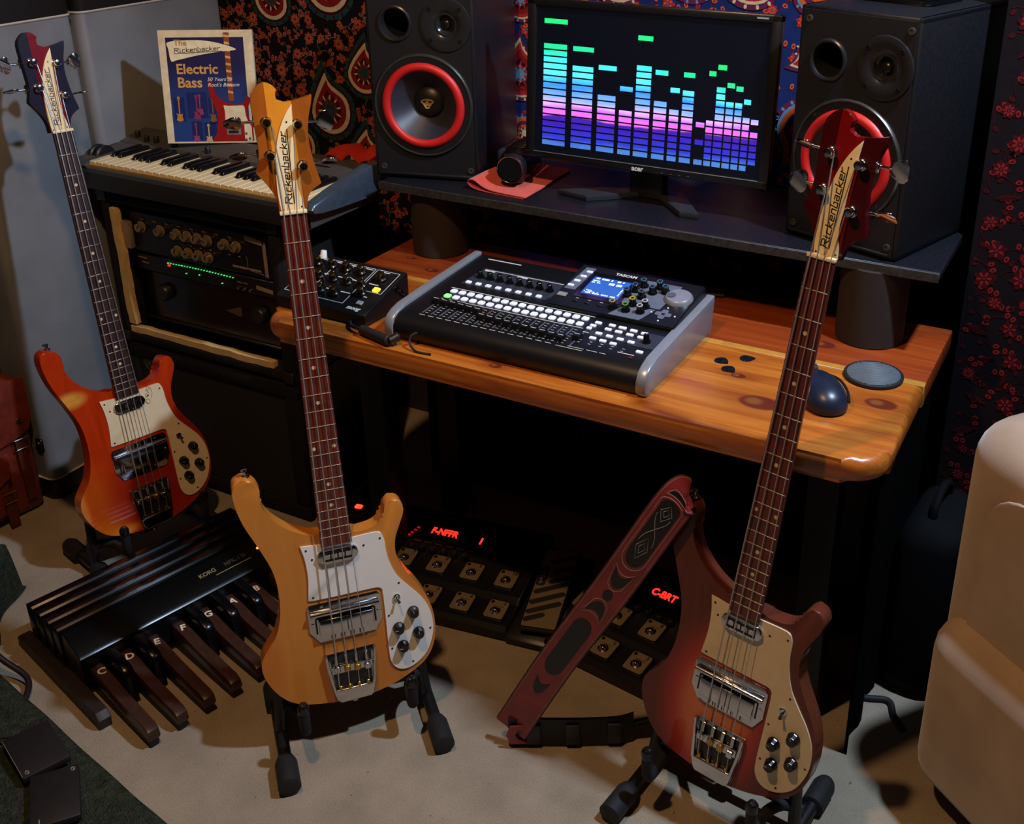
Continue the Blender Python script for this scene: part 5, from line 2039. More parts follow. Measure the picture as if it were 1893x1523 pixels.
def stand(label, base, nrm, front=.086):
    n = Vector((nrm[0], nrm[1], 0)).normalized()
    s = thing('bass_stand', label, 'guitar stand', (base[0], base[1], 0), math.atan2(n.y, n.x) + PI / 2, 'three folding bass stands')
    # local: x across, -y towards the viewer of the bass, z up
    for sx in (-1, 1):
        x = sx * .140
        bm = B()
        add_cyl(bm, (x, -front + .04, .021), (x, .150, .021), .012, .012, 16)
        leg = obj('floor_leg', bm, TUBE, s)
        for y0, y1 in ((-front - .004, -front + .070), (.125, .194)):
            bm = B()
            M_, h_ = axis((x, y0, .0205), (x, y1, .0205))
            add_lathe(bm, [(.017, 0), (.0202, .002), (.0202, h_ - .016), (.016, h_ - .004), (.013, h_)], 20, M_)
            rb = obj('rubber_foot', bm, RUBBER, leg)
        bm = B()
        add_cyl(bm, (x, .05, .021), (x * .86, .085, .215), .011, .010, 14)
        obj('upright', bm, TUBE, s)
        bm = B()
        add_tube(bm, spline([(x * .95, .062, .072), (x * .82, .05, .078), (x * .72, .02, .080), (x * .70, -.020, .080), (x * .70, -.034, .092), (x * .70, -.036, .135)], 4), .0098, 12)
        obj('cradle_arm', bm, FOAM, s)
        bm = B()
        add_lathe(bm, [(.0105, 0), (.0105, .012), (.007, .018), (0, .020)], 14, Matrix.Translation((x * .70, -.036, .132)))
        obj('peg_tip', bm, mat('gloss_tip', rgb(20, 20, 20), .15), s)
        bm = B()
        add_cyl(bm, (x * .86, .070, .200), (x * .60, .070, .200), .013, .013, 14, .003)
        obj('back_pad', bm, FOAM, s)
    bm = B()
    add_cyl(bm, (-.140, .085, .050), (.140, .085, .050), .010, .010, 14)
    obj('cross_bar', bm, TUBE, s)
    bm = B()
    add_cyl(bm, (-.015, .085, .050), (.015, .085, .050), .018, .018, 18, .003)
    obj('hinge_hub', bm, BLACK, s)
    return s


stand('black folding stand under the orange-red bass', (-1.862, 1.457), (.952, -.243), .012)
stand('black folding stand under the natural maple bass', (-1.0955, 1.2108), (.7357, -.6642))
stand('black folding stand under the cherry sunburst bass', (-.4458, 1.3249), (-.1233, -.9811))

# ---------------------------------------------------------------- leather strap on the sunburst bass
SLT = mat('oxblood_strap', rgb(128, 34, 34), .42, var=.2, scale=30, bump=.1, coat=.25)
SLB = mat('black_strap_back', rgb(12, 11, 11), .55)
SLI = mat('black_inlay_leather', rgb(16, 16, 16), .35)
STI = mat('pale_stitching', rgb(150, 130, 120), .7)
CM = bass_c.matrix_world
horn = CM @ Vector((*q2(-143, 450), .004))
tail = CM @ Vector((*q2(0, 932), -.026))
fold = Vector((-.842, 1.331, .034))
sp = thing('guitar_strap', 'oxblood leather strap with black inlays hanging from the sunburst bass to the carpet', 'strap', fold * 1)
camp = Vector((0, 0, 1.57))
P0 = horn
keyp = [(P0 + Vector((.014, .006, .014)), None), (P0 + Vector((-.010, -.006, -.006)), None), (P0.lerp(fold, .33) + Vector((-.004, -.008, 0)), None), (P0.lerp(fold, .66) + Vector((-.006, -.004, .0)), None), (fold + Vector((.004, .002, .004)), None)]
path = spline([k[0] for k in keyp], 10)
N_ = len(path)
SWD = .064


def frame_at(i):
    a = path[max(i - 1, 0)]
    b = path[min(i + 1, N_ - 1)]
    d = (b - a).normalized()
    view = (camp - path[i]).normalized()
    w = d.cross(view).normalized()
    f = i / (N_ - 1)
    k = max(0, (f - .78) / .20)
    k = 0
    vert = Vector((0, 0, -1))
    w = (w * (1 - k) + vert * k)
    w = (w - d * w.dot(d) * .9).normalized()
    nn = w.cross(d).normalized()
    if nn.dot(view) < 0:
        nn = -nn
    return w, nn


frames = [frame_at(i) for i in range(N_)]


def on_strap(f, c, h=0.):
    x = min(max(f, 0), 1) * (N_ - 1)
    i = min(int(x), N_ - 2)
    q = x - i
    p = path[i].lerp(path[i + 1], q)
    w = frames[i][0].lerp(frames[i + 1][0], q).normalized()
    nn = frames[i][1].lerp(frames[i + 1][1], q).normalized()
    taper = min(1, .60 + f * 3.2)
    return p + w * c * SWD * taper + nn * h - fold


def ribbon(h0, h1, shrink=1.):
    bm = B()
    m = N_ * 2
    ca = (-.5 * shrink, -.25 * shrink, 0, .25 * shrink, .5 * shrink)
    top = [[bm.verts.new(on_strap(i / m, c, h1)) for c in ca] for i in range(m + 1)]
    bot = [[bm.verts.new(on_strap(i / m, c, h0)) for c in ca] for i in range(m + 1)]
    for i in range(m):
        for j in range(4):
            bm.faces.new((top[i][j], top[i + 1][j], top[i + 1][j + 1], top[i][j + 1]))
            bm.faces.new((bot[i][j], bot[i][j + 1], bot[i + 1][j + 1], bot[i + 1][j]))
        for j in (0, 4):
            bm.faces.new((top[i][j], top[i + 1][j], bot[i + 1][j], bot[i][j]))
    for r0, r1 in ((top[0], bot[0]), (top[-1], bot[-1])):
        for j in range(4):
            bm.faces.new((r0[j], r0[j + 1], r1[j + 1], r1[j]))
    return bm


obj('leather_face', ribbon(0, .0022), SLT, sp)
obj('padded_back', ribbon(-.0075, -.0001, 1.06), SLB, sp)


def inlay(pts, stitch=True):
    bm = B()
    pts = [(p[0], p[1]) for p in pts]
    n = len(pts)
    cf = (sum(p[0] for p in pts) / n, sum(p[1] for p in pts) / n)
    for lay, sc in ((0, 1.0),):
        rings = []
        for q in (1, .66, .33):
            rings.append([bm.verts.new(on_strap(cf[0] + (p[0] - cf[0]) * q, cf[1] + (p[1] - cf[1]) * q, .0030)) for p in pts])
        c0 = bm.verts.new(on_strap(cf[0], cf[1], .0030))
        low = [bm.verts.new(on_strap(p[0], p[1], .0015)) for p in pts]
        for a, b in zip(rings, rings[1:]):
            for i in range(n):
                bm.faces.new((a[i], a[(i + 1) % n], b[(i + 1) % n], b[i]))
        for i in range(n):
            bm.faces.new((rings[-1][i], rings[-1][(i + 1) % n], c0))
            bm.faces.new((rings[0][i], rings[0][(i + 1) % n], low[(i + 1) % n], low[i]))
    o = obj('black_inlay', bm, SLI, sp)
    if stitch:
        bm = B()
        q = 1.0
        sc = [(cf[0] + (p[0] - cf[0]) * 1.0 + (.008 if p[0] > cf[0] else -.008), cf[1] + (p[1] - cf[1]) * 1.22) for p in pts]
        add_tube(bm, [on_strap(p[0], p[1], .0026) for p in sc], .0006, 5, True)
        obj('stitch_line', bm, STI, o)
    return o


def oval(f0, f1, w):
    pts = []
    L_ = f1 - f0
    e = .030
    for k in range(0, 13):
        a = PI / 2 + PI * k / 12
        pts.append((f0 + e + e * math.cos(a), w * math.sin(a)))
    for k in range(0, 13):
        a = -PI / 2 + PI * k / 12
        pts.append((f1 - e + e * math.cos(a), w * math.sin(a)))
    return pts


def crest(f0, f1, w, flip=1):
    pts = []
    for k in range(13):
        a = -PI / 2 + PI * k / 12
        x = math.cos(a)
        pts.append(((f0 + (f1 - f0) * x) if flip > 0 else (f1 - (f1 - f0) * x), w * math.sin(a)))
    m = (f0 if flip > 0 else f1)
    pts.append((m + (f1 - f0) * .28 * flip, w * .45))
    pts.append((m + (f1 - f0) * .34 * flip, 0))
    pts.append((m + (f1 - f0) * .28 * flip, -w * .45))
    return pts


inlay(crest(.175, .215, .26, -1))
big = oval(.235, .435, .28)
inlay(big)
inlay(crest(.455, .500, .25, 1))
inlay([(.525 + .014 * math.cos(2 * PI * k / 14), .14 * math.sin(2 * PI * k / 14)) for k in range(14)], False)
inlay(crest(.550, .590, .25, -1))
inlay(oval(.610, .790, .28), False)
inlay(crest(.810, .850, .22, 1), False)
bm = B()
for f0, f1, w in ((.255, .310, .17), (.360, .415, .17)):
    d1 = [(f0, 0), ((f0 + f1) / 2, w), (f1, 0), ((f0 + f1) / 2, -w)]
    add_tube(bm, [on_strap(p[0], p[1], .0034) for p in d1], .0005, 4, True)
    d2 = [((p[0] - (f0 + f1) / 2) * .5 + (f0 + f1) / 2, p[1] * .5) for p in d1]
    add_tube(bm, [on_strap(p[0], p[1], .0034) for p in d2], .0005, 4, True)
for s_ in (-1, 1):
    add_tube(bm, [on_strap(.295 + .08 * k / 8, s_ * .20 * math.cos(PI * k / 8), .0034) for k in range(9)], .0005, 4)
for c in (-.45, .45):
    add_tube(bm, [on_strap(.05 + .9 * k / 60, c, .0026) for k in range(61)], .0005, 4)
obj('stitching', bm, STI, sp, kind='stuff')
# embossed mark near the horn
bm = B()
for a_, b_ in (((.10, .06), (.115, -.08)), ((.115, -.08), (.13, .06)), ((.13, .06), (.145, -.06)), ((.105, .0), (.14, .0))):
    add_tube(bm, [on_strap(a_[0], a_[1], .0024), on_strap(b_[0], b_[1], .0024)], .0005, 4)
obj('embossed_mark', bm, mat('dark_emboss', rgb(70, 18, 18), .5), sp)
# the part lying on edge on the carpet, seen from its black back
bm = B()
e0 = fold
pts = spline([Vector((-.842, 1.331, .033)), Vector((-.80, 1.352, .033)), Vector((-.735, 1.385, .033)), Vector((-.668, 1.424, .033)), Vector((-.640, 1.448, .036))], 6)
for i, p in enumerate(pts):
    pass
top = []
for p in pts:
    d = Vector((.88, .47, 0))
    nn = Vector((.47, -.88, 0))
    top.append([bm.verts.new(p + nn * o_ + Vector((0, 0, z)) - fold) for o_, z in ((.0, -.0325), (.0, .0325), (.006, .0325), (.006, -.0325))])
for a, b in zip(top, top[1:]):
    for j in range(4):
        bm.faces.new((a[j], a[(j + 1) % 4], b[(j + 1) % 4], b[j]))
bm.faces.new(top[0])
bm.faces.new(top[-1][::-1])
obj('floor_length', bm, SLB, sp)
for f, w in ((.26, .034), (.52, .028), (.76, .028)):
    i = int(f * (len(pts) - 1))
    bm = B()
    M_ = Matrix.Translation(pts[i] - fold + Vector((.0045, -.0085, 0))) @ Matrix.Rotation(math.atan2(.47, .88), 4, 'Z')
    add_box(bm, (0, 0, 0), (.026, .006, .046), .002, 2, M_)
    obj('keeper_loop', bm, mat('dark_olive_leather', rgb(30, 29, 24), .5), sp)
bm = B()
M_ = Matrix.Translation(pts[int(.2 * (len(pts) - 1))] - fold + Vector((.0045, -.0085, 0))) @ Matrix.Rotation(math.atan2(.47, .88), 4, 'Z') @ Matrix.Rotation(R(90), 4, 'X')
add_prism(bm, [(-.024, -.022), (-.032, 0), (-.024, .022), (.01, .024), (.012, .014), (-.01, .012), (-.016, 0), (-.01, -.012), (.01, -.020)], 0, .003, .0008, 1, M_)
obj('red_end_tab', bm, SLT, sp)
bm = B()
add_tube(bm, [p - fold for p in spline([pts[-1] + Vector((-.004, -.002, .0)), Vector((-.60, 1.470, .045)), Vector((-.54, 1.455, .062)), tail + Vector((-.015, .010, -.004)), tail], 6)], .008, 8)
obj('tail_strap', bm, SLB, sp)

# ---------------------------------------------------------------- MIDI bass pedals
pk = thing('pedal_keyboard', 'black bass pedal keyboard with brown pedals marked with note letters on the carpet', 'pedal keyboard', (-1.892, 1.111, 0), R(-14.7))
PBK = mat('pedal_case_black', rgb(10, 10, 11), .22, spec=.25)
PBR = mat('pedal_brown', rgb(58, 34, 26), .32, var=.15)
PDK = mat('base_brown_black', rgb(40, 30, 24), .55)
LEN = .475
ex = Matrix(((1, 0, 0, 0), (0, 0, -1, 0), (0, 1, 0, 0), (0, 0, 0, 1)))  # outline (x,z) extruded along -y


def extr(bm, outl, y0, y1, bev=0., seg=2):
    add_prism(bm, outl, 0, y1 - y0, bev, seg, Matrix.Translation((0, y1, 0)) @ ex)


bm = B()
extr(bm, [(.015, .022), (.020, .080), (.028, .104), (.180, .117), (.192, .1215), (.252, .100), (.258, .094), (.258, .030), (.25, .022)], .004, LEN, .0015, 1)
obj('case', bm, PBK, pk)
for k in range(4):
    bm = B()
    x0 = .030 + .040 * k
    z0 = .1045 + .0033 * k
    extr(bm, [(x0, .03), (x0, z0 + .006), (x0 + .003, z0 + .009), (x0 + .025, z0 + .0115), (x0 + .029, z0 + .008), (x0 + .029, .03)], .0, LEN, .0012, 2)
    obj('top_ridge', bm, PBK, pk)
for y in (-.022, LEN + .002):
    bm = B()
    extr(bm, [(0, 0), (-.002, .022), (.01, .032), (.26, .034), (.35, .036), (.362, .024), (.358, .0)], y, y + .026, .003, 2)
    obj('base_rail', bm, PDK, pk)
bm = B()
add_box(bm, (.13, LEN / 2, .010), (.24, LEN, .018), .002, 1)
obj('base_plate', bm, PDK, pk)
nat = B()
extr(nat, [(.236, .036), (.236, .062), (.262, .0655), (.300, .062), (.345, .052), (.372, .0515), (.462, .046), (.474, .040), (.478, .026), (.474, .018), (.36, .024)], -.0115, .0115, .002, 2)
natm = mesh(nat, 'natural_pedal')
und = B()
extr(und, [(.24, .004), (.24, .036), (.36, .024), (.472, .017), (.472, .003), (.40, .001)], -.009, .009, .001, 1)
undm = mesh(und, 'pedal_arm')
shp = B()
extr(shp, [(.236, .040), (.236, .090), (.300, .091), (.335, .084), (.345, .070), (.345, .020), (.33, .010), (.25, .010)], -.0105, .0105, .003, 2)
shpm = mesh(shp, 'sharp_pedal')
for k, L_ in enumerate('CDEFGABC'):
    y = .031 + k * .0579
    pd = obj('natural_pedal', natm, PBR, pk, (0, y, 0))
    obj('pedal_arm', undm, mat('arm_black', rgb(14, 13, 12), .6), pd)
    text('note_letter', L_, .024, mat('letter_cream', rgb(225, 212, 180), .5), pd, Matrix.Translation((.281, 0, .0642)) @ Matrix.Rotation(R(4.5), 4, 'Y') @ Matrix.Rotation(R(72), 4, 'Z'), bold=.0006)
    if L_ in 'CDFGA' and k < 7:
        obj('sharp_pedal', shpm, PBK, pk, (0, y + .029, 0))
Fm = Matrix.Translation((.222, 0, .1115)) @ Matrix.Rotation(math.atan2(.0215, .060), 4, 'Y') @ Matrix.Rotation(R(90), 4, 'Z')
text('maker_lettering', 'KORG', .014, mat('dull_gold_print', rgb(140, 125, 85), .4), pk, Fm @ Matrix.Translation((.305, .004, .0003)), bold=.0003)
text('model_lettering', 'MPK-130', .014, mat('dark_gold_print', rgb(60, 54, 40), .4), pk, Fm @ Matrix.Translation((.372, .004, .0003)), bold=.0003)
bm = B()
add_box(bm, (.360, -.010, .0002), (.085, .0018, .0004), 0, 1, Fm)
obj('print_line', bm, mat('dull_gold_print', rgb(140, 125, 85), .4), pk)
bm = B()
add_lathe(bm, [(.003, 0), (.0025, .002), (0, .003)], 10, Fm @ Matrix.Translation((.428, .004, 0)))
obj('indicator_light', bm, glow('orange_led', rgb(255, 110, 50), 3), pk)
bm = B()
for k in range(3):
    add_box(bm, (.437, -.003 + .004 * k, .0002), (.014, .0008, .0004), 0, 1, Fm)
obj('print_dashes', bm, mat('dull_gold_print', rgb(140, 125, 85), .4), pk)

# red and black patch leads behind the pedals
bm = B()
add_tube(bm, spline([(-1.835, 1.42, .008), (-1.828, 1.43, .042), (-1.822, 1.445, .055), (-1.815, 1.462, .050), (-1.815, 1.475, .012)], 6), .0038, 8)
tag(obj('patch_lead', bm, mat('red_cable', rgb(160, 18, 22), .4)), 'red cable loop sticking up behind the pedal keyboard', 'cable')
bm = B()
add_tube(bm, spline([(-1.818, 1.478, .012), (-1.812, 1.486, .045), (-1.806, 1.496, .052), (-1.800, 1.510, .010)], 6), .0038, 8)
tag(obj('patch_lead', bm, RUBBER), 'black cable loop sticking up behind the pedal keyboard', 'cable')

# ---------------------------------------------------------------- two floor pedalboards
RPK = mat('pedalboard_black', rgb(15, 15, 15), .4, bump=.1, bscale=300)
PLT = mat('brushed_switch_plate', rgb(170, 150, 118), .35, .6, var=.05)
LEDR = glow('red_display', rgb(255, 28, 18), 3.2)
DIM = mat('dim_red_print', rgb(70, 22, 20), .5)


def board(label, loc, rot, disp, extra):
    b = thing('pedalboard', label, 'effects pedal', loc, rot, 'two floor pedalboards under the desk')
    mq = Matrix(((0, 0, 1, 0), (1, 0, 0, 0), (0, 1, 0, 0), (0, 0, 0, 1)))
    bm = B()
    add_prism(bm, [(-.040, .004), (-.042, .026), (-.034, .036), (.030, .042), (.040, .056), (.110, .060), (.122, .066), (.235, .088), (.25, .080), (.25, .004)], 0, .403, .003, 2, Matrix.Translation((-.365, 0, 0)) @ mq)
    obj('chassis', bm, RPK, b)
    bm = B()
    add_prism(bm, [(-.045, .004), (-.047, .018), (-.038, .026), (.25, .034), (.25, .004)], 0, .100, .003, 2, Matrix.Translation((.038, 0, 0)) @ mq)
    obj('pedal_base', bm, RPK, b)

    def plate(x, y, z, num, tilt):
        P = Matrix.Translation((x, y, z)) @ Matrix.Rotation(R(tilt), 4, 'X')
        bm = B()
        add_prism(bm, rrect(.050, .060, .007, 4), -.012, 0, .002, 1, P)
        hs = obj('switch_block', bm, RPK, b)
        bm = B()
        add_prism(bm, rrect(.044, .050, .006, 4), 0, .0012, .0004, 1, P)
        pl = obj('switch_plate', bm, PLT, hs)
        bm = B()
        add_lathe(bm, [(.0115, .001), (.0115, .003), (.008, .0045), (.006, .0085), (.003, .0100), (0, .0102)], 18, P @ Matrix.Translation((0, -.006, 0)))
        obj('foot_switch', bm, CHROME, hs)
        bm = B()
        add_lathe(bm, [(.0042, .0012), (.004, .0024), (0, .0026)], 10, P @ Matrix.Translation((-.015, .018, 0)))
        obj('switch_light', bm, mat('dark_lens', rgb(40, 14, 12), .2), hs)
        me = text_mesh(num, .013, bold=.0002)
        me.transform(P @ Matrix.Translation((.013, .018, .0014)))
        obj('switch_number', me, BLACK, hs)
        bm = B()
        add_box(bm, (.002, .008, .0014), (.024, .0022, .0004), 0, 1, P)
        obj('switch_print', bm, mat('faint_print', rgb(90, 76, 58), .5), hs)
    for k, nm in enumerate(('5', '4', '3', '2', '1')):
        plate(-.0795 * k, 0, .046, nm, 7)
    for k, nm in enumerate(('10', '9', '8', '7', '6')):
        plate(-.010 - .0830 * k, .081, .0645, nm, 7)
    # display, knobs and print on the sloping rear panel
    Q = Matrix.Translation((0, .122, .0665)) @ Matrix.Rotation(math.atan2(.022, .113), 4, 'X')
    bm = B()
    add_prism(bm, rrect(.19, .036, .003, 2, (-.170, .055)), 0, .0012, .0003, 1, Q)
    win = obj('display_window', bm, GLOSS, b)
    me = text_mesh(disp, .026, bold=.0009)
    me.transform(Q @ Matrix.Translation((-.205, .055, .0016)) @ Matrix.Scale(.82, 4, (1, 0, 0)))
    obj('display_characters', me, LEDR, win)
    if extra:
        me = text_mesh(extra, .026, bold=.0009)
        me.transform(Q @ Matrix.Translation((-.112, .052, .0016)))
        obj('display_characters', me, LEDR, win)
    for k in range(6):
        M_ = Q @ Matrix.Translation((-.262 + .0272 * k, -.004, 0))
        bm = B()
        add_lathe(bm, [(.0082, 0), (.0078, .010), (.0055, .013), (0, .0135)], 16, M_)
        o = obj('edit_knob', bm, BLACK, b)
        bm = B()
        add_lathe(bm, [(.0058, .0128), (.0050, .0138), (0, .0140)], 14, M_)
        obj('knob_cap', bm, NICKEL, o)
        bm = B()
        add_box(bm, (-.258 + .0272 * k, .018, .0004), (.018, .0032, .0006), 0, 1, Q)
        obj('knob_print', bm, mat('dim_tan_print', rgb(96, 74, 56), .5), b)
    bm = B()
    add_prism(bm, rrect(.018, .012, .002, 2, (-.300, .022)), 0, .003, .0008, 1, Q)
    obj('small_button', bm, mat('dim_tan_print', rgb(96, 74, 56), .5), b)
    bm = B()
    for k in range(4):
        add_box(bm, (-.285 + .004 * k, .028 + .009 * k, .0012), (.007, .004, .0012), 0, 1, Q)
    obj('status_lights', bm, glow('dim_red_light', rgb(200, 20, 30), .6), b)
    bm = B()
    add_box(bm, (-.20, .100, .0004), (.09, .006, .0005), 0, 1, Q)
    obj('red_lettering_bar', bm, DIM, b)
    for k in range(3):
        bm = B()
        add_lathe(bm, [(.008, 0), (.0076, .008), (0, .0095)], 14, Q @ Matrix.Translation((-.075 + .035 * k, .03, 0)))
        obj('level_knob', bm, BLACK, b)
    # rocker pedal
    a, c = Vector((.1065, -.030)), Vector((.078, .205))
    d = (c - a)
    T_ = Matrix.Translation((a.x, a.y, .050)) @ Matrix.Rotation(math.atan2(d.y, d.x) - PI / 2, 4, 'Z') @ Matrix.Rotation(R(6.5), 4, 'X')
    Lp = d.length
    bm = B()
    add_prism(bm, rrect(.080, Lp + .012, .006, 4, (0, Lp / 2)), -.010, 0, .002, 1, T_)
    tr_ = obj('treadle', bm, RPK, b)
    bm = B()
    add_prism(bm, rrect(.074, Lp, .004, 4, (0, Lp / 2)), 0, .0012, .0004, 1, T_)
    obj('treadle_plate', bm, PLT, tr_)
    for y0, x0, x1 in ((.018, -.030, .0), (.040, -.030, .028), (.068, -.030, .030), (.10, -.028, .030), (.135, -.002, .032), (.165, -.002, .032), (.195, -.012, .03)):
        bm = B()
        p = Vector((x0, y0))
        q = Vector((x1, y0 + (x1 - x0) * .55))
        dd = (q - p).normalized()
        nn = Vector((-dd.y, dd.x)) * .0085
        pts = []
        for k in range(7):
            an = math.atan2(dd.y, dd.x) + PI / 2 + PI * k / 6
            pts.append((p.x + .0066 * math.cos(an), p.y + .0066 * math.sin(an)))
        for k in range(7):
            an = math.atan2(dd.y, dd.x) - PI / 2 + PI * k / 6
            pts.append((q.x + .0066 * math.cos(an), q.y + .0066 * math.sin(an)))
        add_prism(bm, pts, .001, .0030, .0008, 1, T_)
        obj('grip_strip', bm, RUBBER, tr_)
    bm = B()
    add_prism(bm, rrect(.020, .062, .006, 3, (-.026, .150)), .001, .0022, .0004, 1, T_)
    nb_ = obj('name_badge', bm, RUBBER, tr_)
    me = text_mesh('DigiTech', .014)
    me.transform(T_ @ Matrix.Translation((-.026, .150, .0024)) @ Matrix.Rotation(R(-90), 4, 'Z'))
    obj('maker_lettering', me, GREYP, nb_)
    return b


board('black floor pedalboard with ten numbered switches beside the natural maple bass', (-1.036, 1.605, 0), R(8), 'F-NFFR', '1')
board('black floor pedalboard with a red display partly hidden behind the sunburst bass', (-.541, 1.572, 0), R(-8), 'C-BRT', None)

# small lit power strip under the desk
ps_ = thing('power_strip', 'black power strip with a red light in the dark beside the cabinet', 'power strip', (-1.555, 1.845, 0), R(10))
bm = B()
add_box(bm, (0, .03, .022), (.06, .22, .042), .004, 2)
obj('housing', bm, BLACK, ps_)
bm = B()
add_box(bm, (0, -.060, .044), (.018, .014, .006), .002, 1)
obj('lit_switch', bm, glow('red_switch', rgb(255, 40, 20), 5), ps_)

# ---------------------------------------------------------------- beige armchair
t = NT('beige_microsuede')
t.color(t.ramp(t.noise(7, 4), [(.3, rgb(150, 126, 104)), (.7, rgb(176, 152, 128))]))
t.bump(t.noise(160, 2), .15, .001)
SUE = t.set(.9, sheen=.4, spec=.15)
ch = thing('armchair', 'beige microsuede armchair at the right edge of the picture', 'armchair', (-.150, 1.640, 0), R(-38))
# local x along the front, y towards the back of the chair


def soft(bm, c, s, bev, seg=5):
    add_box(bm, c, s, bev, seg)


bm = B()
soft(bm, (.17, .13, .400), (.34, .32, .69), .075, 7)
obj('wing', bm, SUE, ch)
bm = B()
add_prism(bm, rrect(.235, .60, .075, 6, (.205, .36)), 0, .006, .003, 2, face_M((0, -.030, 0), (1, 0, 0), (0, 0, 1)))
obj('wing_front_panel', bm, SUE, ch)
bm = B()
soft(bm, (.40, .40, .41), (.80, .30, .70), .075, 6)
obj('backrest', bm, SUE, ch)
bm = B()
soft(bm, (.42, .17, .225), (.77, .50, .345), .06, 6)
obj('seat', bm, SUE, ch)
for x in (.05, .75):
    for y in (.03, .44):
        bm = B()
        add_hex(bm, [(x - .02, y - .02, 0), (x + .02, y - .02, 0), (x + .02, y + .02, 0), (x - .02, y + .02, 0)], [(x - .032, y - .032, .075), (x + .032, y - .032, .075), (x + .032, y + .032, .075), (x - .032, y + .032, .075)])
        obj('leg', bm, mat('dark_wood_foot', rgb(16, 12, 10), .4), ch)

# ---------------------------------------------------------------- green towels over low boxes at the left, drives on top


def towel(label, loc, rot, w, d, h, seed, fold_=None):
    t_ = thing('green_towel', label, 'towel', loc, rot)
    rr = random.Random(seed)
    bm = B()
    nx, ny = 44, 36
    ph = [rr.uniform(0, 6) for _ in range(6)]
    over = .03
    g = []
    for i in range(nx + 1):
        row = []
        for j in range(ny + 1):
            x = (i / nx - .5) * (w + 2 * (h + over) * .55)
            y = (j / ny - .5) * (d + 2 * (h + over) * .55)
            ax, ay = max(0, abs(x) - w / 2), max(0, abs(y) - d / 2)
            drop = max(ax, ay) / ((h + over) * .55)
            z = h * (1 - min(1, drop * 1.5)) ** .8 if drop > 0 else h
            z += .004 * math.sin(14 * x + ph[0]) * math.sin(11 * y + ph[1]) * (1 if drop == 0 else .6)
            wob = .012 * drop * math.sin(30 * (x if ay > ax else y) + ph[2])
            px = x - (math.copysign(ax * .88, x) if drop else 0) + (wob if ax >= ay else 0)
            py = y - (math.copysign(ay * .88, y) if drop else 0) + (wob if ay > ax else 0)
            if fold_:
                z += fold_(px, py) * (1 if drop < 1 else .3)
            row.append(bm.verts.new((px, py, max(z, .004))))
        g.append(row)
    for i in range(nx):
        for j in range(ny):
            bm.faces.new((g[i][j], g[i + 1][j], g[i + 1][j + 1], g[i][j + 1]))
    obj('terry_cloth', bm, TOW, t_, smooth=80)
    bm = B()
    add_box(bm, (0, 0, h / 2 - .008), (w - .03, d - .03, h - .018), .004, 1)
    obj('box_underneath', bm, mat('cardboard_box', rgb(120, 90, 60), .8), t_)
    return t_


t = NT('green_terry')
f = t.noise(260, 2)
t.color(t.ramp(t.noise(70, 6, .8), [(.3, rgb(30, 34, 27)), (.7, rgb(66, 72, 58))]))
t.bump(f, 1., .008)
TOW = t.set(1.0, spec=.02)
towel('dark green towel over a box below the satchel at the left edge', (-2.10, .975, 0), R(-52), .34, .34, .13, 2)
fd_ = lambda x, y: .05 * math.exp(-((x - .26) ** 2 / .003 + (y + .02) ** 2 / .02))
towel('dark green towel spread under two black drives in the lower left corner', (-1.55, .72, 0), R(-11), .60, .42, .052, 5, fd_)
DRV = mat('matt_black_drive', rgb(28, 24, 24), .5, bump=.1, bscale=500)


def drive(label, loc, rot, size, marks):
    d_ = thing('portable_drive', label, 'hard drive', loc, rot, 'two portable drives on the towel')
    bm = B()
    add_box(bm, (0, 0, size[2] / 2), size, .0025, 2)
    obj('case', bm, DRV, d_)
    for (x, y, w, h) in marks:
        bm = B()
        if w == h:
            add_tube(bm, [(x + .0042 * math.cos(2 * PI * k / 16), y + .0030 * math.sin(2 * PI * k / 16), size[2] + .0003) for k in range(16)], .0006, 4, True)
            add_tube(bm, [(x - .0025, y, size[2] + .0003), (x + .0025, y + .001, size[2] + .0003)], .0006, 4)
        else:
            add_box(bm, (x, y, size[2] + .0002), (w, h, .0004), 0, 1)
        obj('printed_mark', bm, mat('pale_drive_mark', rgb(150, 135, 130), .5), d_)
    return d_


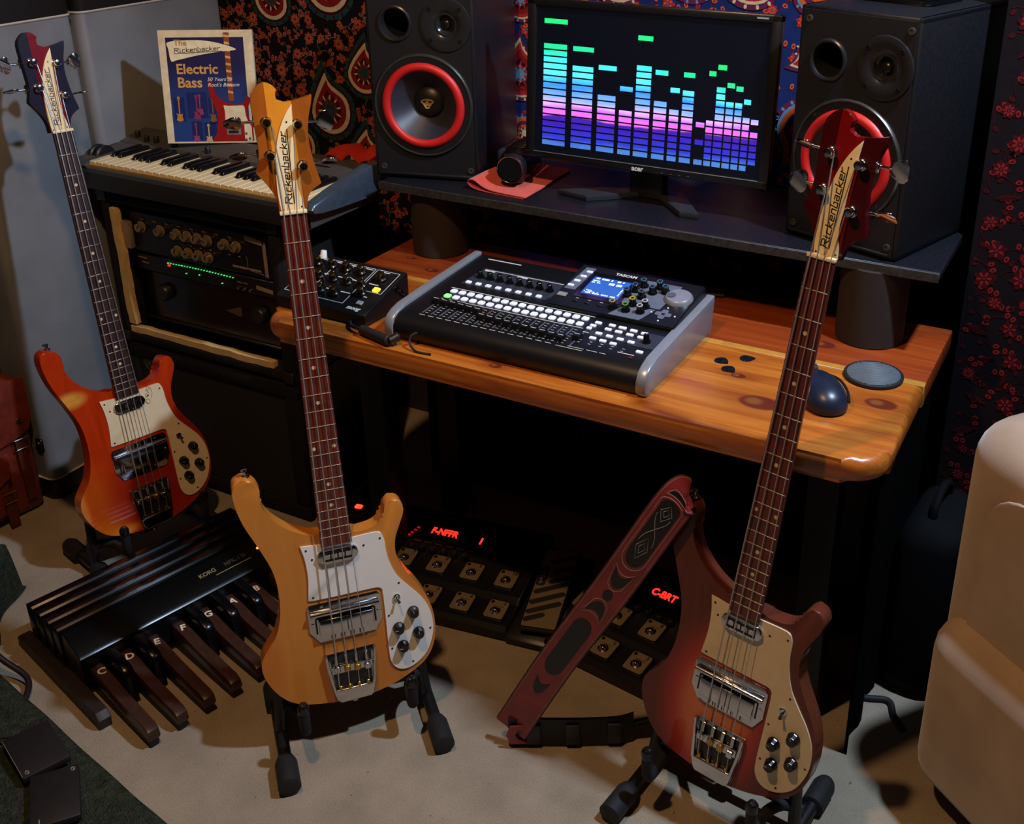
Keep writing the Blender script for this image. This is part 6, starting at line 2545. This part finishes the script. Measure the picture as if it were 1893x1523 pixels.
drive('matt black portable drive nearer the pedal keyboard on the green towel', (-1.545, .870, .062), R(-20), (.118, .080, .014), ((.048, -.030, .006, .006), (.0, -.0395, .11, .0006)))
drive('matt black portable drive nearer the camera on the green towel', (-1.428, .815, .060), R(-38), (.122, .078, .014), ((-.050, .030, .006, .006), (.050, -.024, .010, .0015)))
bm = B()
add_tube(bm, spline([(-1.93, 1.02, .10), (-1.85, 1.015, .05), (-1.78, 1.02, .02), (-1.745, .99, .01), (-1.74, .965, .008)], 8), .0062, 10)
tag(obj('power_cable', bm, mat('maroon_black_cable', rgb(30, 20, 24), .4)), 'thick dark cable curving onto the carpet between the two green towels', 'cable')
bm = B()
add_tube(bm, spline([(-1.72, .80, .062), (-1.66, .84, .068), (-1.61, .875, .070), (-1.595, .885, .069)], 8), .003, 8)
tag(obj('usb_cable', bm, RUBBER), 'thin black cable running to the upper portable drive on the towel', 'cable')
bm = B()
vs = bmesh.ops.create_uvsphere(bm, u_segments=20, v_segments=12, radius=1)
for v in bm.verts:
    v.co = Vector((v.co.x * .075, v.co.y * .055, max(v.co.z, -.4) * .04 + .075))
tag(obj('blue_pouch', bm, mat('slate_blue_fabric', rgb(48, 56, 78), .7), None, (-1.43, .66, 0)), 'slate blue rounded pouch at the very bottom left corner', 'pouch')

# ---------------------------------------------------------------- cable loop on the carpet right of the sunburst bass
bm = B()
add_tube(bm, spline([(-.43, 1.83, .006), (-.37, 1.78, .006), (-.29, 1.752, .006), (-.235, 1.765, .006), (-.215, 1.73, .006), (-.19, 1.70, .006)], 8), .0062, 10)
tag(obj('floor_cable', bm, RUBBER), 'thick black cable looping on the carpet between sunburst bass and armchair', 'cable')

# made-up black sheet, added so the shaded right side of the desk stays dark
sc_ = upthing('hanging_cloth', 'made-up plain black sheet standing in for the shade at the right side of the pine desk', 'cloth', (-.262, 1.74, .0748), R(90))
bm = cloth('cloth', -.22, .24, .0, .62, 0, CB)
for v in bm.verts:
    v.co.y += .006 * math.sin(v.co.x * 60)
obj('cloth', bm, mat('black_cotton', rgb(9, 9, 10), .95), sc_)

# guessed black bag, added to darken the carpet beside the desk
bg = thing('added_dark_bag', 'made-up soft black bag added to darken the carpet behind the sunburst bass', 'bag', (-.205, 1.885, 0), R(-6))
bm = B()
add_box(bm, (0, 0, .20), (.13, .20, .40), .05, 5)
for v in bm.verts:
    v.co.x += .012 * math.sin(v.co.z * 22 + v.co.y * 9)
    v.co.y += .010 * math.sin(v.co.z * 17)
obj('body', bm, mat('black_nylon', rgb(10, 10, 11), .8, spec=.1), bg)
bm = B()
add_tube(bm, spline([(0, -.05, .38), (0, -.045, .42), (0, 0, .44), (0, .045, .42), (0, .05, .38)], 5), .008, 8)
obj('handle', bm, mat('black_nylon', rgb(10, 10, 11), .8, spec=.1), bg)
